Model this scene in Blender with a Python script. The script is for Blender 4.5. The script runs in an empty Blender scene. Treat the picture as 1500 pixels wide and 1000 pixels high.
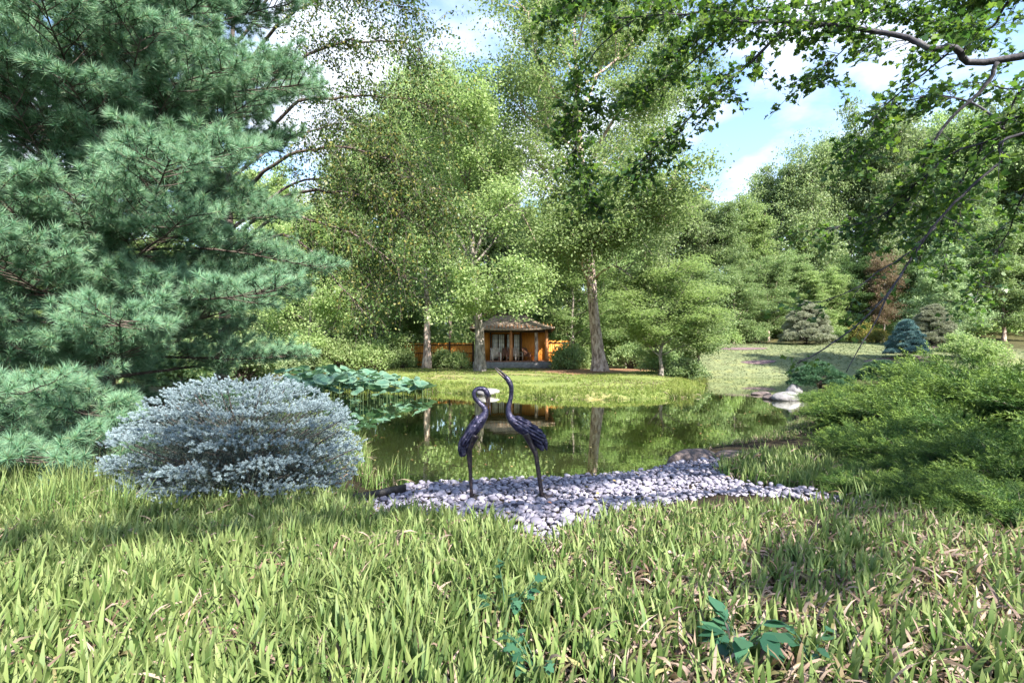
import bpy, math, random
import numpy as np
from mathutils import Vector

scene = bpy.context.scene
COL = scene.collection
PI = math.pi
F, CX, HY, CAMZ = 750.0, 750.0, 509.0, 1.95      # focal length and horizon of the photograph, camera above the water


def rng_(seed):
    return np.random.default_rng(seed)


def at(px, py, d):
    """World point seen at photograph pixel (px, py) at distance d."""
    return np.array([(px - CX) / F * d, d, CAMZ - (py - HY) / F * d])


# ------------------------------------------------------------------ mesh building
class MB:
    def __init__(self):
        self.v, self.f, self.t, self.n = [], [], [], 0
        self.has_t = False

    def add(self, verts, faces, t=None):
        verts = np.asarray(verts, float).reshape(-1, 3)
        for fa in (faces if isinstance(faces, list) else [faces]):
            self.f.append(np.asarray(fa, np.int64) + self.n)
        if t is None:
            t = np.zeros(len(verts))
        else:
            self.has_t = True
        self.v.append(verts)
        self.t.append(np.asarray(t, float).reshape(-1))
        self.n += len(verts)
        return self

    def mesh(self, name, mat, smooth=False):
        me = bpy.data.meshes.new(name)
        v = np.concatenate(self.v)
        me.vertices.add(len(v))
        me.vertices.foreach_set('co', v.astype(np.float32).ravel())
        loops = np.concatenate([f.ravel() for f in self.f])
        tot = np.concatenate([np.full(len(f), f.shape[1]) for f in self.f])
        start = np.concatenate([[0], np.cumsum(tot)[:-1]])
        me.loops.add(len(loops))
        me.loops.foreach_set('vertex_index', loops.astype(np.int32))
        me.polygons.add(len(tot))
        me.polygons.foreach_set('loop_start', start.astype(np.int32))
        if smooth:
            me.polygons.foreach_set('use_smooth', np.ones(len(tot), bool))
        me.update(calc_edges=True)
        if self.has_t:
            a = me.attributes.new('t', 'FLOAT', 'POINT')
            a.data.foreach_set('value', np.concatenate(self.t).astype(np.float32))
        if mat:
            me.materials.append(mat)
        return me

    def build(self, name, mat, parent=None, smooth=False):
        o = bpy.data.objects.new(name, self.mesh(name, mat, smooth))
        COL.objects.link(o)
        if parent is not None:
            o.parent = parent
        return o


def tag(o, label=None, cat=None, group=None, kind=None):
    if label: o['label'] = label
    if cat: o['category'] = cat
    if group: o['group'] = group
    if kind: o['kind'] = kind
    return o


def thing(name, label, cat, loc=(0, 0, 0), rz=0.0, group=None):
    o = bpy.data.objects.new(name, None)
    COL.objects.link(o)
    o.location = tuple(float(c) for c in loc)
    o.rotation_euler = (0, 0, rz)
    o.empty_display_size = 0.2
    return tag(o, label, cat, group)


def dup(root, loc, rz=0.0, scale=None, label=None, cat=None, group=None, name=None):
    r = root.copy()
    COL.objects.link(r)
    if name: r.name = name
    r.location = tuple(float(c) for c in loc)
    r.rotation_euler = (0, 0, rz)
    if scale is not None:
        r.scale = scale if hasattr(scale, '__len__') else (scale,) * 3
    tag(r, label, cat, group)
    for ch in list(root.children):
        c = ch.copy()
        COL.objects.link(c)
        c.parent = r
        for g in list(ch.children):
            d = g.copy()
            COL.objects.link(d)
            d.parent = c
    return r


def norm(a):
    a = np.asarray(a, float)
    return a / (np.linalg.norm(a, axis=-1, keepdims=True) + 1e-12)


def catmull(pts, n):
    """Smooth open curve through the rows of pts, n points per span."""
    p = np.asarray(pts, float)
    p = np.vstack([2 * p[0] - p[1], p, 2 * p[-1] - p[-2]])
    out = []
    for i in range(1, len(p) - 2):
        t = np.linspace(0, 1, n, endpoint=False)[:, None]
        a, b, c, d = p[i - 1], p[i], p[i + 1], p[i + 2]
        out.append(0.5 * (2 * b + (c - a) * t + (2 * a - 5 * b + 4 * c - d) * t ** 2 + (3 * b - a - 3 * c + d) * t ** 3))
    out.append(p[-2][None])
    return np.vstack(out)


def tube(mb, pts, rad, sides=6, cap=True):
    pts = np.asarray(pts, float)
    k = len(pts)
    rad = np.broadcast_to(np.asarray(rad, float), (k,))
    tan = np.gradient(pts, axis=0)
    tan = norm(tan)
    ref = np.array([0, 0, 1.0]) if abs(tan[:, 2]).mean() < 0.75 else np.array([1.0, 0, 0])
    u = norm(np.cross(tan, ref))
    w = np.cross(tan, u)
    th = np.arange(sides) * 2 * PI / sides
    ring = u[:, None] * np.cos(th)[None, :, None] + w[:, None] * np.sin(th)[None, :, None]
    v = pts[:, None] + ring * rad[:, None, None]
    i = np.arange(k - 1)[:, None] * sides
    j = np.arange(sides)[None]
    q = np.stack([i + j, i + (j + 1) % sides, i + sides + (j + 1) % sides, i + sides + j], -1).reshape(-1, 4)
    fs = [q]
    if cap:
        fs.append(np.arange(sides)[::-1][None])
        fs.append((np.arange(sides) + (k - 1) * sides)[None])
    mb.add(v.reshape(-1, 3), fs)


def loft(mb, pts, a, b, sides=14):
    """Tube along a path lying in the XZ plane: a = half width in that plane, b = half width across it."""
    pts = np.asarray(pts, float)
    k = len(pts)
    t = norm(np.gradient(pts, axis=0))
    n = np.stack([-t[:, 2], np.zeros(k), t[:, 0]], -1)
    th = np.arange(sides) * 2 * PI / sides
    a = np.asarray(a, float); b = np.asarray(b, float)
    v = pts[:, None] + n[:, None] * (np.cos(th)[None, :, None] * a[:, None, None])
    v = v + np.array([0, 1.0, 0])[None, None] * (np.sin(th)[None, :, None] * b[:, None, None])
    i = np.arange(k - 1)[:, None] * sides
    j = np.arange(sides)[None]
    q = np.stack([i + j, i + (j + 1) % sides, i + sides + (j + 1) % sides, i + sides + j], -1).reshape(-1, 4)
    mb.add(v.reshape(-1, 3), [q, np.arange(sides)[::-1][None], (np.arange(sides) + (k - 1) * sides)[None]])


def box(mb, lo, hi):
    x0, y0, z0 = lo; x1, y1, z1 = hi
    v = [(x0, y0, z0), (x1, y0, z0), (x1, y1, z0), (x0, y1, z0), (x0, y0, z1), (x1, y0, z1), (x1, y1, z1), (x0, y1, z1)]
    mb.add(v, np.array([(0, 3, 2, 1), (4, 5, 6, 7), (0, 1, 5, 4), (1, 2, 6, 5), (2, 3, 7, 6), (3, 0, 4, 7)]))


def bar(mb, p, q, w, h):
    """Rectangular bar from p to q."""
    p = np.asarray(p, float); q = np.asarray(q, float)
    t = norm(q - p)
    ref = np.array([0, 0, 1.0]) if abs(t[2]) < 0.9 else np.array([0, 1.0, 0])
    u = norm(np.cross(t, ref)) * w / 2
    s = norm(np.cross(u, t)) * h / 2
    v = [p - u - s, p + u - s, p + u + s, p - u + s, q - u - s, q + u - s, q + u + s, q - u + s]
    mb.add(v, np.array([(0, 3, 2, 1), (4, 5, 6, 7), (0, 1, 5, 4), (1, 2, 6, 5), (2, 3, 7, 6), (3, 0, 4, 7)]))


# leaf outlines: (along, across), first point the base
RHOMB = np.array([(0, 0), (.45, .30), (1, 0), (.45, -.30)])
OVAL = np.array([(0, 0), (.25, .24), (.6, .27), (1, 0), (.6, -.27), (.25, -.24)])
NARROW = np.array([(0, 0), (.4, .13), (1, 0), (.4, -.13)])
MAPLE = np.array([(0, 0), (.16, .30), (.05, .50), (.34, .34), (.52, .62), (.58, .26), (.78, .24), (1, 0),
                  (.78, -.24), (.58, -.26), (.52, -.62), (.34, -.34), (.05, -.50), (.16, -.30)])


def leaves(mb, c, size, r, shape=RHOMB, up=0.6, tan=None, tj=0.5, fold=0.15, t=None):
    """Leaves at points c; up = bias of the blade towards facing the sky; tan = preferred direction of the tip."""
    c = np.asarray(c, float)
    n = len(c)
    if n == 0:
        return
    nor = r.normal(size=(n, 3))
    nor = norm(norm(nor) * (1 - up) + np.array([0, 0, 1.0]) * up + 1e-6)
    td = r.normal(size=(n, 3))
    if tan is not None:
        td = norm(np.broadcast_to(tan, (n, 3))) + td * tj
    td = td - nor * (td * nor).sum(1, keepdims=True)
    td = norm(td)
    b = np.cross(nor, td)
    s = size * r.uniform(0.65, 1.3, n)
    S = shape
    v = c[:, None] + s[:, None, None] * (S[None, :, 0, None] * td[:, None] + S[None, :, 1, None] * b[:, None]
                                         + fold * np.abs(S[None, :, 1, None]) * 2 * nor[:, None]
                                         - 0.12 * S[None, :, 0, None] ** 2 * nor[:, None])
    k = len(S)
    mb.add(v.reshape(-1, 3), np.arange(n * k).reshape(n, k), None if t is None else np.repeat(np.broadcast_to(t, (n,)), k))


def blades(mb, c, d, length, width, r, t0=0.0, t1=1.0):
    """Thin pointed needles: base at c, direction d."""
    c = np.asarray(c, float)
    n = len(c)
    d = norm(d)
    s = norm(np.cross(d, r.normal(size=(n, 3))))
    L = np.broadcast_to(length, (n,))[:, None]
    W = np.broadcast_to(width, (n,))[:, None] * 0.5
    v = np.stack([c - s * W, c + s * W, c + d * L], 1)
    tt = np.stack([np.broadcast_to(t0, (n,)), np.broadcast_to(t0, (n,)), np.broadcast_to(t1, (n,))], 1)
    mb.add(v.reshape(-1, 3), np.arange(3 * n).reshape(n, 3), tt)


# ------------------------------------------------------------------ materials
def newmat(name):
    m = bpy.data.materials.new(name)
    m.use_nodes = True
    nt = m.node_tree
    nt.nodes.clear()
    out = nt.nodes.new('ShaderNodeOutputMaterial')
    return m, nt, out


def nd(nt, kind, **kw):
    n = nt.nodes.new('ShaderNode' + kind)
    for k, v in kw.items():
        setattr(n, k, v)
    return n


def ramp(nt, fac, stops):
    n = nd(nt, 'ValToRGB')
    cr = n.color_ramp
    while len(cr.elements) < len(stops):
        cr.elements.new(0.5)
    for e, (p, c) in zip(cr.elements, stops):
        e.position = p
        e.color = (c[0], c[1], c[2], 1)
    nt.links.new(fac, n.inputs[0])
    return n.outputs[0]


def noise(nt, scale, detail=4, vec=None, rough=0.55):
    n = nd(nt, 'TexNoise')
    n.inputs['Scale'].default_value = scale
    n.inputs['Detail'].default_value = detail
    n.inputs['Roughness'].default_value = rough
    if vec is None:
        tc = nd(nt, 'TexCoord')
        vec = tc.outputs['Object']
    nt.links.new(vec, n.inputs['Vector'])
    return n.outputs['Fac']


def mixc(nt, fac, a, b, mode='MIX'):
    n = nd(nt, 'Mix', data_type='RGBA', blend_type=mode)
    for sock, val in ((n.inputs[0], fac), (n.inputs[6], a), (n.inputs[7], b)):
        if hasattr(val, 'is_output') or hasattr(val, 'links'):
            nt.links.new(val, sock)
        elif isinstance(val, (int, float)):
            sock.default_value = val
        else:
            sock.default_value = (val[0], val[1], val[2], 1)
    return n.outputs[2]


def leaf_mat(name, cols, trans=0.35, rough=0.45, spec=0.25, tint=None, tcol=None, tpow=1.0):
    """Foliage: colour differs from leaf to leaf and a little from plant to plant; tcol = colour of the tips (attribute t)."""
    m, nt, out = newmat(name)
    geo = nd(nt, 'NewGeometry')
    stops = [(i / max(1, len(cols) - 1), c) for i, c in enumerate(cols)]
    col = ramp(nt, geo.outputs['Random Per Island'], stops)
    oi = nd(nt, 'ObjectInfo')
    hs = nd(nt, 'HueSaturation')
    mr = nd(nt, 'MapRange')
    mr.inputs['To Min'].default_value = 0.80
    mr.inputs['To Max'].default_value = 1.20
    nt.links.new(oi.outputs['Random'], mr.inputs['Value'])
    nt.links.new(mr.outputs[0], hs.inputs['Value'])
    nt.links.new(col, hs.inputs['Color'])
    col = hs.outputs[0]
    if tcol is not None:
        at_ = nd(nt, 'Attribute', attribute_name='t')
        pw = nd(nt, 'Math', operation='POWER')
        nt.links.new(at_.outputs['Fac'], pw.inputs[0])
        pw.inputs[1].default_value = tpow
        col = mixc(nt, pw.outputs[0], col, tcol)
    p = nd(nt, 'BsdfPrincipled')
    nt.links.new(col, p.inputs['Base Color'])
    p.inputs['Roughness'].default_value = rough
    p.inputs['Specular IOR Level'].default_value = spec
    if trans > 0:
        tr = nd(nt, 'BsdfTranslucent')
        tcolr = mixc(nt, 1.0, col, tint or (1.1, 1.2, 0.85), 'MULTIPLY')
        nt.links.new(tcolr, tr.inputs['Color'])
        mx = nd(nt, 'MixShader')
        mx.inputs[0].default_value = trans
        nt.links.new(p.outputs[0], mx.inputs[1])
        nt.links.new(tr.outputs[0], mx.inputs[2])
        nt.links.new(mx.outputs[0], out.inputs[0])
    else:
        nt.links.new(p.outputs[0], out.inputs[0])
    return m


def solid(name, stops, scale=6, rough=0.7, bump=0.3, detail=6, stretch=None, metal=0.0, spec=0.4, bscale=None, isl=0.0, dist=0.02):
    """Noise-coloured surface with bump; isl = share of colour taken from the piece of the mesh."""
    m, nt, out = newmat(name)
    tc = nd(nt, 'TexCoord')
    vec = tc.outputs['Object']
    if stretch:
        mp = nd(nt, 'Mapping')
        mp.inputs['Scale'].default_value = stretch
        nt.links.new(vec, mp.inputs['Vector'])
        vec = mp.outputs[0]
    fac = noise(nt, scale, detail, vec, 0.62)
    if isl > 0:
        geo = nd(nt, 'NewGeometry')
        oi = nd(nt, 'ObjectInfo')
        ad = nd(nt, 'Math', operation='ADD')
        nt.links.new(geo.outputs['Random Per Island'], ad.inputs[0])
        nt.links.new(oi.outputs['Random'], ad.inputs[1])
        fr = nd(nt, 'Math', operation='FRACT')
        nt.links.new(ad.outputs[0], fr.inputs[0])
        mm = nd(nt, 'Mix', data_type='FLOAT')
        mm.inputs[0].default_value = isl
        nt.links.new(fac, mm.inputs[2])
        nt.links.new(fr.outputs[0], mm.inputs[3])
        cf = mm.outputs[0]
    else:
        cf = fac
    col = ramp(nt, cf, stops)
    p = nd(nt, 'BsdfPrincipled')
    nt.links.new(col, p.inputs['Base Color'])
    p.inputs['Roughness'].default_value = rough
    p.inputs['Metallic'].default_value = metal
    p.inputs['Specular IOR Level'].default_value = spec
    if bump:
        f2 = noise(nt, bscale or scale * 2.5, 5, vec, 0.6)
        bp = nd(nt, 'Bump')
        bp.inputs['Strength'].default_value = bump
        bp.inputs['Distance'].default_value = dist
        nt.links.new(f2, bp.inputs['Height'])
        nt.links.new(bp.outputs[0], p.inputs['Normal'])
    nt.links.new(p.outputs[0], out.inputs[0])
    return m


M = {}
M['bark_grey'] = solid('bark_grey', [(.3, (.05, .042, .036)), (.5, (.19, .165, .145)), (.7, (.38, .345, .31))], 5, .9, .9, stretch=(1.6, 1.6, .5), dist=.06)
M['bark_pale'] = solid('bark_pale', [(.36, (.13, .09, .075)), (.5, (.42, .31, .26)), (.64, (.66, .55, .49))], 4, .9, .8, stretch=(1.6, 1.6, .6), dist=.05)
M['bark_birch'] = solid('bark_birch', [(.3, (.05, .035, .03)), (.55, (.13, .10, .09)), (.75, (.24, .20, .18))], 7, .8, .6, stretch=(1, 1, .6))
M['bark_dark'] = solid('bark_dark', [(.3, (.022, .018, .018)), (.55, (.065, .055, .052)), (.75, (.15, .13, .125))], 9, .85, .8, stretch=(1.5, 1.5, .6), dist=.02)
M['bark_maple'] = solid('bark_maple', [(.3, (.014, .013, .018)), (.52, (.045, .042, .052)), (.72, (.15, .14, .15))], 9, .8, .7, dist=.015)
M['bark_pine'] = solid('bark_pine', [(.3, (.02, .016, .012)), (.5, (.07, .055, .045)), (.7, (.17, .14, .12))], 8, .9, .9, stretch=(1.6, 1.6, .5), dist=.04)
M['twig'] = solid('twig', [(.3, (.06, .045, .04)), (.7, (.15, .12, .10))], 20, .85, .3)
M['twig_pale'] = solid('twig_pale', [(.3, (.25, .22, .19)), (.7, (.45, .41, .37))], 20, .85, .3)

# ------------------------------------------------------------------ camera, light, sky
cam = bpy.data.cameras.new('camera')
camo = bpy.data.objects.new('camera', cam)
COL.objects.link(camo)
cam.sensor_width = 36.0
cam.lens = 36.0 * F / 1500.0
cam.clip_end = 3000
cam.clip_start = 0.05
camo.location = (0, 0, CAMZ)
camo.rotation_euler = (PI / 2 + math.atan(9 / F), 0, 0)
scene.camera = camo

SUN_EL, SUN_AZ = math.radians(41), math.atan2(0.52, -0.77)      # azimuth from +Y towards +X: behind the camera, to its right
sdir = Vector((math.sin(SUN_AZ) * math.cos(SUN_EL), math.cos(SUN_AZ) * math.cos(SUN_EL), math.sin(SUN_EL)))
sl = bpy.data.lights.new('sun', 'SUN')
sl.energy = 2.9
sl.angle = math.radians(0.5)
sl.color = (1.0, 0.94, 0.83)
so = bpy.data.objects.new('sun', sl)
COL.objects.link(so)
so.rotation_euler = sdir.to_track_quat('Z', 'Y').to_euler()
so.location = (20, -20, 40)

w = bpy.data.worlds.new('World')
scene.world = w
w.use_nodes = True
nt = w.node_tree
nt.nodes.clear()
wo = nd(nt, 'OutputWorld')
bg = nd(nt, 'Background')
sky = nd(nt, 'TexSky', sky_type='NISHITA')
sky.sun_disc = False
sky.sun_elevation = SUN_EL
sky.sun_rotation = SUN_AZ
sky.air_density = 1.0
sky.dust_density = 0.6
sky.ozone_density = 2.0
tc = nd(nt, 'TexCoord')
sp = nd(nt, 'SeparateXYZ')
nt.links.new(tc.outputs['Generated'], sp.inputs[0])
zz = nd(nt, 'Math', operation='MAXIMUM'); zz.inputs[1].default_value = 0.0
nt.links.new(sp.outputs[2], zz.inputs[0])
za = nd(nt, 'Math', operation='ADD'); za.inputs[1].default_value = 0.22
nt.links.new(zz.outputs[0], za.inputs[0])
dx = nd(nt, 'Math', operation='DIVIDE'); dy = nd(nt, 'Math', operation='DIVIDE')
nt.links.new(sp.outputs[0], dx.inputs[0]); nt.links.new(za.outputs[0], dx.inputs[1])
nt.links.new(sp.outputs[1], dy.inputs[0]); nt.links.new(za.outputs[0], dy.inputs[1])
cb = nd(nt, 'CombineXYZ')
dxo = nd(nt, 'Math', operation='ADD'); dxo.inputs[1].default_value = .12
nt.links.new(dx.outputs[0], dxo.inputs[0]); nt.links.new(dxo.outputs[0], cb.inputs[0]); nt.links.new(dy.outputs[0], cb.inputs[1])
cb.inputs[2].default_value = 3.7
cn = noise(nt, 1.9, 8, cb.outputs[0], 0.52)
el_ = nd(nt, 'MapRange'); el_.inputs['From Min'].default_value = .36; el_.inputs['From Max'].default_value = .62; el_.inputs['To Max'].default_value = .075
nt.links.new(sp.outputs[2], el_.inputs['Value'])
cth = nd(nt, 'Math', operation='SUBTRACT')
nt.links.new(cn, cth.inputs[0]); nt.links.new(el_.outputs[0], cth.inputs[1])
cl = ramp(nt, cth.outputs[0], [(0.43, (0, 0, 0)), (0.56, (1, 1, 1))])
cs = noise(nt, 3.1, 6, cb.outputs[0], 0.6)
cc = ramp(nt, cs, [(0.3, (2.5, 2.95, 3.8)), (0.65, (3.5, 3.7, 4.15))])
skc = mixc(nt, cl, sky.outputs[0], cc)
nt.links.new(skc, bg.inputs[0])
bg.inputs[1].default_value = 0.078
nt.links.new(bg.outputs[0], wo.inputs[0])

vs = scene.view_settings
vs.view_transform = 'Standard'
vs.look = 'None'
vs.gamma = 1
vs.exposure = 2.6
scene.cycles.max_bounces = 8
scene.cycles.diffuse_bounces = 4
scene.cycles.glossy_bounces = 3
scene.cycles.transmission_bounces = 4
scene.cycles.sample_clamp_indirect = 6
scene.cycles.use_denoising = True
scene.cycles.caustics_reflective = False
scene.cycles.caustics_refractive = False

# ------------------------------------------------------------------ terrain
def wpt(px, py):
    d = F * CAMZ / (py - HY)
    return ((px - CX) / F * d, d)


def gpt(px, py, z=0.24):
    d = F * (CAMZ - z) / (py - HY)
    return ((px - CX) / F * d, d)


POND = np.array([wpt(*p) for p in [
    (545, 724), (562, 712), (650, 705), (750, 701), (850, 697), (940, 689), (1000, 671), (1040, 655), (1110, 642), (1160, 624),
    (1160, 604), (1205, 590), (1200, 572), (1190, 559), (1170, 553.5), (1050, 553), (1034, 555), (1032, 562), (1028, 573), (1005, 582),
    (900, 586), (800, 584), (700, 578), (620, 573), (560, 568), (480, 565.5), (430, 569), (400, 586), (470, 622), (522, 660), (540, 692)]])


def poly_sd(px, py, poly):
    """Signed distance to a polygon, negative inside."""
    px = np.asarray(px, float); py = np.asarray(py, float)
    d2 = np.full(px.shape, 1e18)
    ins = np.zeros(px.shape, bool)
    n = len(poly)
    for i in range(n):
        ax, ay = poly[i]; bx, by = poly[(i + 1) % n]
        ex, ey = bx - ax, by - ay
        t = np.clip(((px - ax) * ex + (py - ay) * ey) / (ex * ex + ey * ey + 1e-12), 0, 1)
        d2 = np.minimum(d2, (px - ax - t * ex) ** 2 + (py - ay - t * ey) ** 2)
        c = (ay > py) != (by > py)
        with np.errstate(divide='ignore', invalid='ignore'):
            xi = ax + (py - ay) * ex / (ey if abs(ey) > 1e-12 else 1e-12)
        ins ^= c & (px < xi)
    d = np.sqrt(d2)
    return np.where(ins, -d, d)


def sst(a, b, x):
    t = np.clip((x - a) / (b - a), 0, 1)
    return t * t * (3 - 2 * t)


def H(x, y):
    x = np.asarray(x, float); y = np.asarray(y, float)
    s = poly_sd(x, y, POND)
    near = 0.25 + 0.055 * np.clip(6.5 - y, 0, 8) + 0.055 * np.clip(x - 4.5, 0, 8)
    far = 0.5 + 0.05 * np.clip(y - 42, 0, 60) + 0 * x
    q = np.clip(y - 33 + 0.3 * (x - 14), 0, 60)
    lawn = 0.12 + 2.6 * (1 - np.exp(-q / 9)) + 0.11 * np.clip(y - 50, 0, 50)
    wl = sst(9, 14, x) * sst(27, 33, y)
    far = far * (1 - wl) + lawn * wl
    wn = sst(9, 19, y)
    base = near * (1 - wn) + far * wn
    base = base + 0.03 * np.sin(x * 0.9 + 1.3) * np.cos(y * 0.7) * sst(9, 14, y)
    rise = 0.75 + 0.6 * sst(15, 19, y) + 0.3 * wl
    z = np.where(s > 0, base * (1 - np.exp(-s / rise)), -np.minimum(0.8, 0.45 * np.abs(s)))
    return z


def Hs(x, y):
    return float(H(np.array([x]), np.array([y]))[0])


def on(px, d):
    x = (px - CX) / F * d
    return np.array([x, d, Hs(x, d)])


def ground_at(px, py):
    """Ground point seen at a pixel."""
    d = np.concatenate([np.arange(1.5, 30, .05), np.arange(30, 90, .2)])
    x = (px - CX) / F * d
    z = CAMZ - (py - HY) / F * d
    h = H(x, d)
    k = np.argmax(h >= z)
    return np.array([x[k], d[k], h[k]])


def axis_(lo, hi, c, n, k):
    a = math.asinh((lo - c) / k); b = math.asinh((hi - c) / k)
    return c + k * np.sinh(np.linspace(a, b, n))


gx = axis_(-600, 600, 1.0, 420, 9.0)
gy = np.concatenate([axis_(-300, 14, 8, 150, 4.0)[:-1], np.linspace(14, 40, 140)[:-1], axis_(40, 900, 40, 90, 12)])
XX, YY = np.meshgrid(gx, gy)
ZZ = H(XX.ravel(), YY.ravel())
g = MB()
nx, ny = len(gx), len(gy)
i = np.arange(ny - 1)[:, None] * nx
j = np.arange(nx - 1)[None]
g.add(np.stack([XX.ravel(), YY.ravel(), ZZ], -1), np.stack([i + j, i + j + 1, i + nx + j + 1, i + nx + j], -1).reshape(-1, 4))

BED = np.array([gpt(*p) for p in [
    (522, 720), (555, 708), (600, 703), (650, 697), (750, 693), (850, 689), (940, 681), (1000, 665), (1036, 660), (1062, 662), (1056, 676),
    (1052, 692), (1075, 706), (1130, 715), (1200, 727), (1268, 741), (1262, 752), (1190, 741), (1120, 731), (1050, 729), (960, 750), (880, 782), (830, 806),
    (800, 828), (770, 818), (735, 792), (640, 776), (560, 764), (518, 744)]])
PATH = np.array([on(*p)[:2] for p in [(785, 32), (800, 29.5), (850, 28), (890, 29), (925, 31), (960, 33), (1020, 36), (1000, 38), (900, 36), (850, 36.5), (780, 36.5)]])

# what covers the ground where: colour per vertex (soil, lawn, bank grass, woodland floor, packed earth)
gm = g.mesh('ground', None, True)
vx, vy = XX.ravel(), YY.ravel()
sd = poly_sd(vx, vy, POND)
soil = np.array([.035, .028, .020]); lawn_c = np.array([.155, .18, .10]); bank_c = np.array([.17, .21, .07])
wood = np.array([.075, .072, .035]); earth = np.array([.26, .15, .10]); mud = np.array([.03, .028, .015])
cols = np.tile(soil, (len(vx), 1))


def paint(c, wgt):
    global cols
    wgt = np.clip(wgt, 0, 1)[:, None]
    cols = cols * (1 - wgt) + c * wgt


straw = np.array([.30, .265, .13])
rg = rng_(5)
wob = 1.2 * np.sin(vx * 1.1 + 2 * np.sin(vy * .7)) + 0.8 * np.sin(vy * 1.7 + vx * .6)
paint(wood, sst(14, 17, vy))
paint(bank_c, sst(17, 19, vy) * (1 - sst(34.0, 36.5, vy + wob * .8)) * sst(-11, -8, vx) * (1 - sst(11.0, 13.0, vx + wob * .4)))
bank_w = sst(17, 19, vy) * (1 - sst(34.0, 36.5, vy + wob * .8)) * sst(-11, -8, vx) * (1 - sst(11.0, 13.0, vx + wob * .4))
paint(straw, bank_w * sst(.1, .8, np.sin(vx * .8 + 1.5 * np.sin(vy * .5 + 1)) * np.cos(vy * .9 + .6 * vx)) * .8)
paint(lawn_c, sst(11.8, 13.2, vx + wob * .25) * sst(27.5, 29, vy) * (1 - sst(46.5, 48.5, vy + wob * .6)) * (1 - sst(33, 37, vx)))
paint(earth, 1 - sst(-.9, .7, poly_sd(vx, vy, PATH) + wob * .4))
paint(mud, 1 - sst(-.1, .12, sd))
ca = gm.attributes.new('cover', 'FLOAT_COLOR', 'POINT')
ca.data.foreach_set('color', np.concatenate([cols, np.ones((len(cols), 1))], 1).astype(np.float32).ravel())
m, nt, out = newmat('ground')
at_ = nd(nt, 'Attribute', attribute_name='cover')
n1 = noise(nt, 1.1, 8, None, 0.65)
n2 = noise(nt, 14, 5, None, 0.7)
c1 = mixc(nt, 1.0, at_.outputs['Color'], ramp(nt, n1, [(.3, (.62, .66, .6)), (.5, (1, 1, 1)), (.72, (1.45, 1.3, 1.05))]), 'MULTIPLY')
c2 = mixc(nt, 1.0, c1, ramp(nt, n2, [(.3, (.55, .6, .55)), (.7, (1.4, 1.35, 1.3))]), 'MULTIPLY')
p = nd(nt, 'BsdfPrincipled'); p.inputs['Roughness'].default_value = .95
p.inputs['Specular IOR Level'].default_value = .1
nt.links.new(c2, p.inputs['Base Color'])
bp = nd(nt, 'Bump'); bp.inputs['Strength'].default_value = .8; bp.inputs['Distance'].default_value = .08
nt.links.new(n2, bp.inputs['Height']); nt.links.new(bp.outputs[0], p.inputs['Normal'])
nt.links.new(p.outputs[0], out.inputs[0])
gm.materials.append(m)
go = bpy.data.objects.new('ground', gm)
COL.objects.link(go)
tag(go, 'sloping ground of soil, lawn and banks around the pond', 'ground', kind='structure')

# water: a sheet a little larger than the pond, cut off by the banks
wm = MB()
ctr = POND.mean(0)
big = POND + norm(POND - ctr) * 0.35
from mathutils.geometry import tessellate_polygon
tri = tessellate_polygon([[Vector((p[0], p[1], 0)) for p in big]])
wm.add(np.c_[big, np.zeros(len(big))], np.array(tri))
m, nt, out = newmat('pond_water')
tc = nd(nt, 'TexCoord')
mp = nd(nt, 'Mapping'); mp.inputs['Scale'].default_value = (.7, 1.6, 1)
nt.links.new(tc.outputs['Object'], mp.inputs['Vector'])
nz = noise(nt, 2.2, 3, mp.outputs[0], .5)
bp = nd(nt, 'Bump'); bp.inputs['Strength'].default_value = .035; bp.inputs['Distance'].default_value = .03
nt.links.new(nz, bp.inputs['Height'])
df = nd(nt, 'BsdfDiffuse'); df.inputs['Color'].default_value = (.05, .055, .022, 1)
gl = nd(nt, 'BsdfGlossy'); gl.inputs['Color'].default_value = (.93, .95, .88, 1); gl.inputs['Roughness'].default_value = .008
fr = nd(nt, 'Fresnel'); fr.inputs['IOR'].default_value = 1.4
mr = nd(nt, 'MapRange'); mr.inputs['From Max'].default_value = .4; mr.inputs['To Min'].default_value = .35; mr.inputs['To Max'].default_value = .94
nt.links.new(fr.outputs[0], mr.inputs['Value'])
mx = nd(nt, 'MixShader')
nt.links.new(mr.outputs[0], mx.inputs[0]); nt.links.new(df.outputs[0], mx.inputs[1]); nt.links.new(gl.outputs[0], mx.inputs[2])
nt.links.new(bp.outputs[0], gl.inputs['Normal'])
nt.links.new(mx.outputs[0], out.inputs[0])
wobj = wm.build('pond_water', m)
for pl in wobj.data.polygons:
    if pl.normal.z < 0:
        pl.flip()
tag(wobj, 'still dark green pond water mirroring the trees', 'water', kind='structure')

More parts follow.
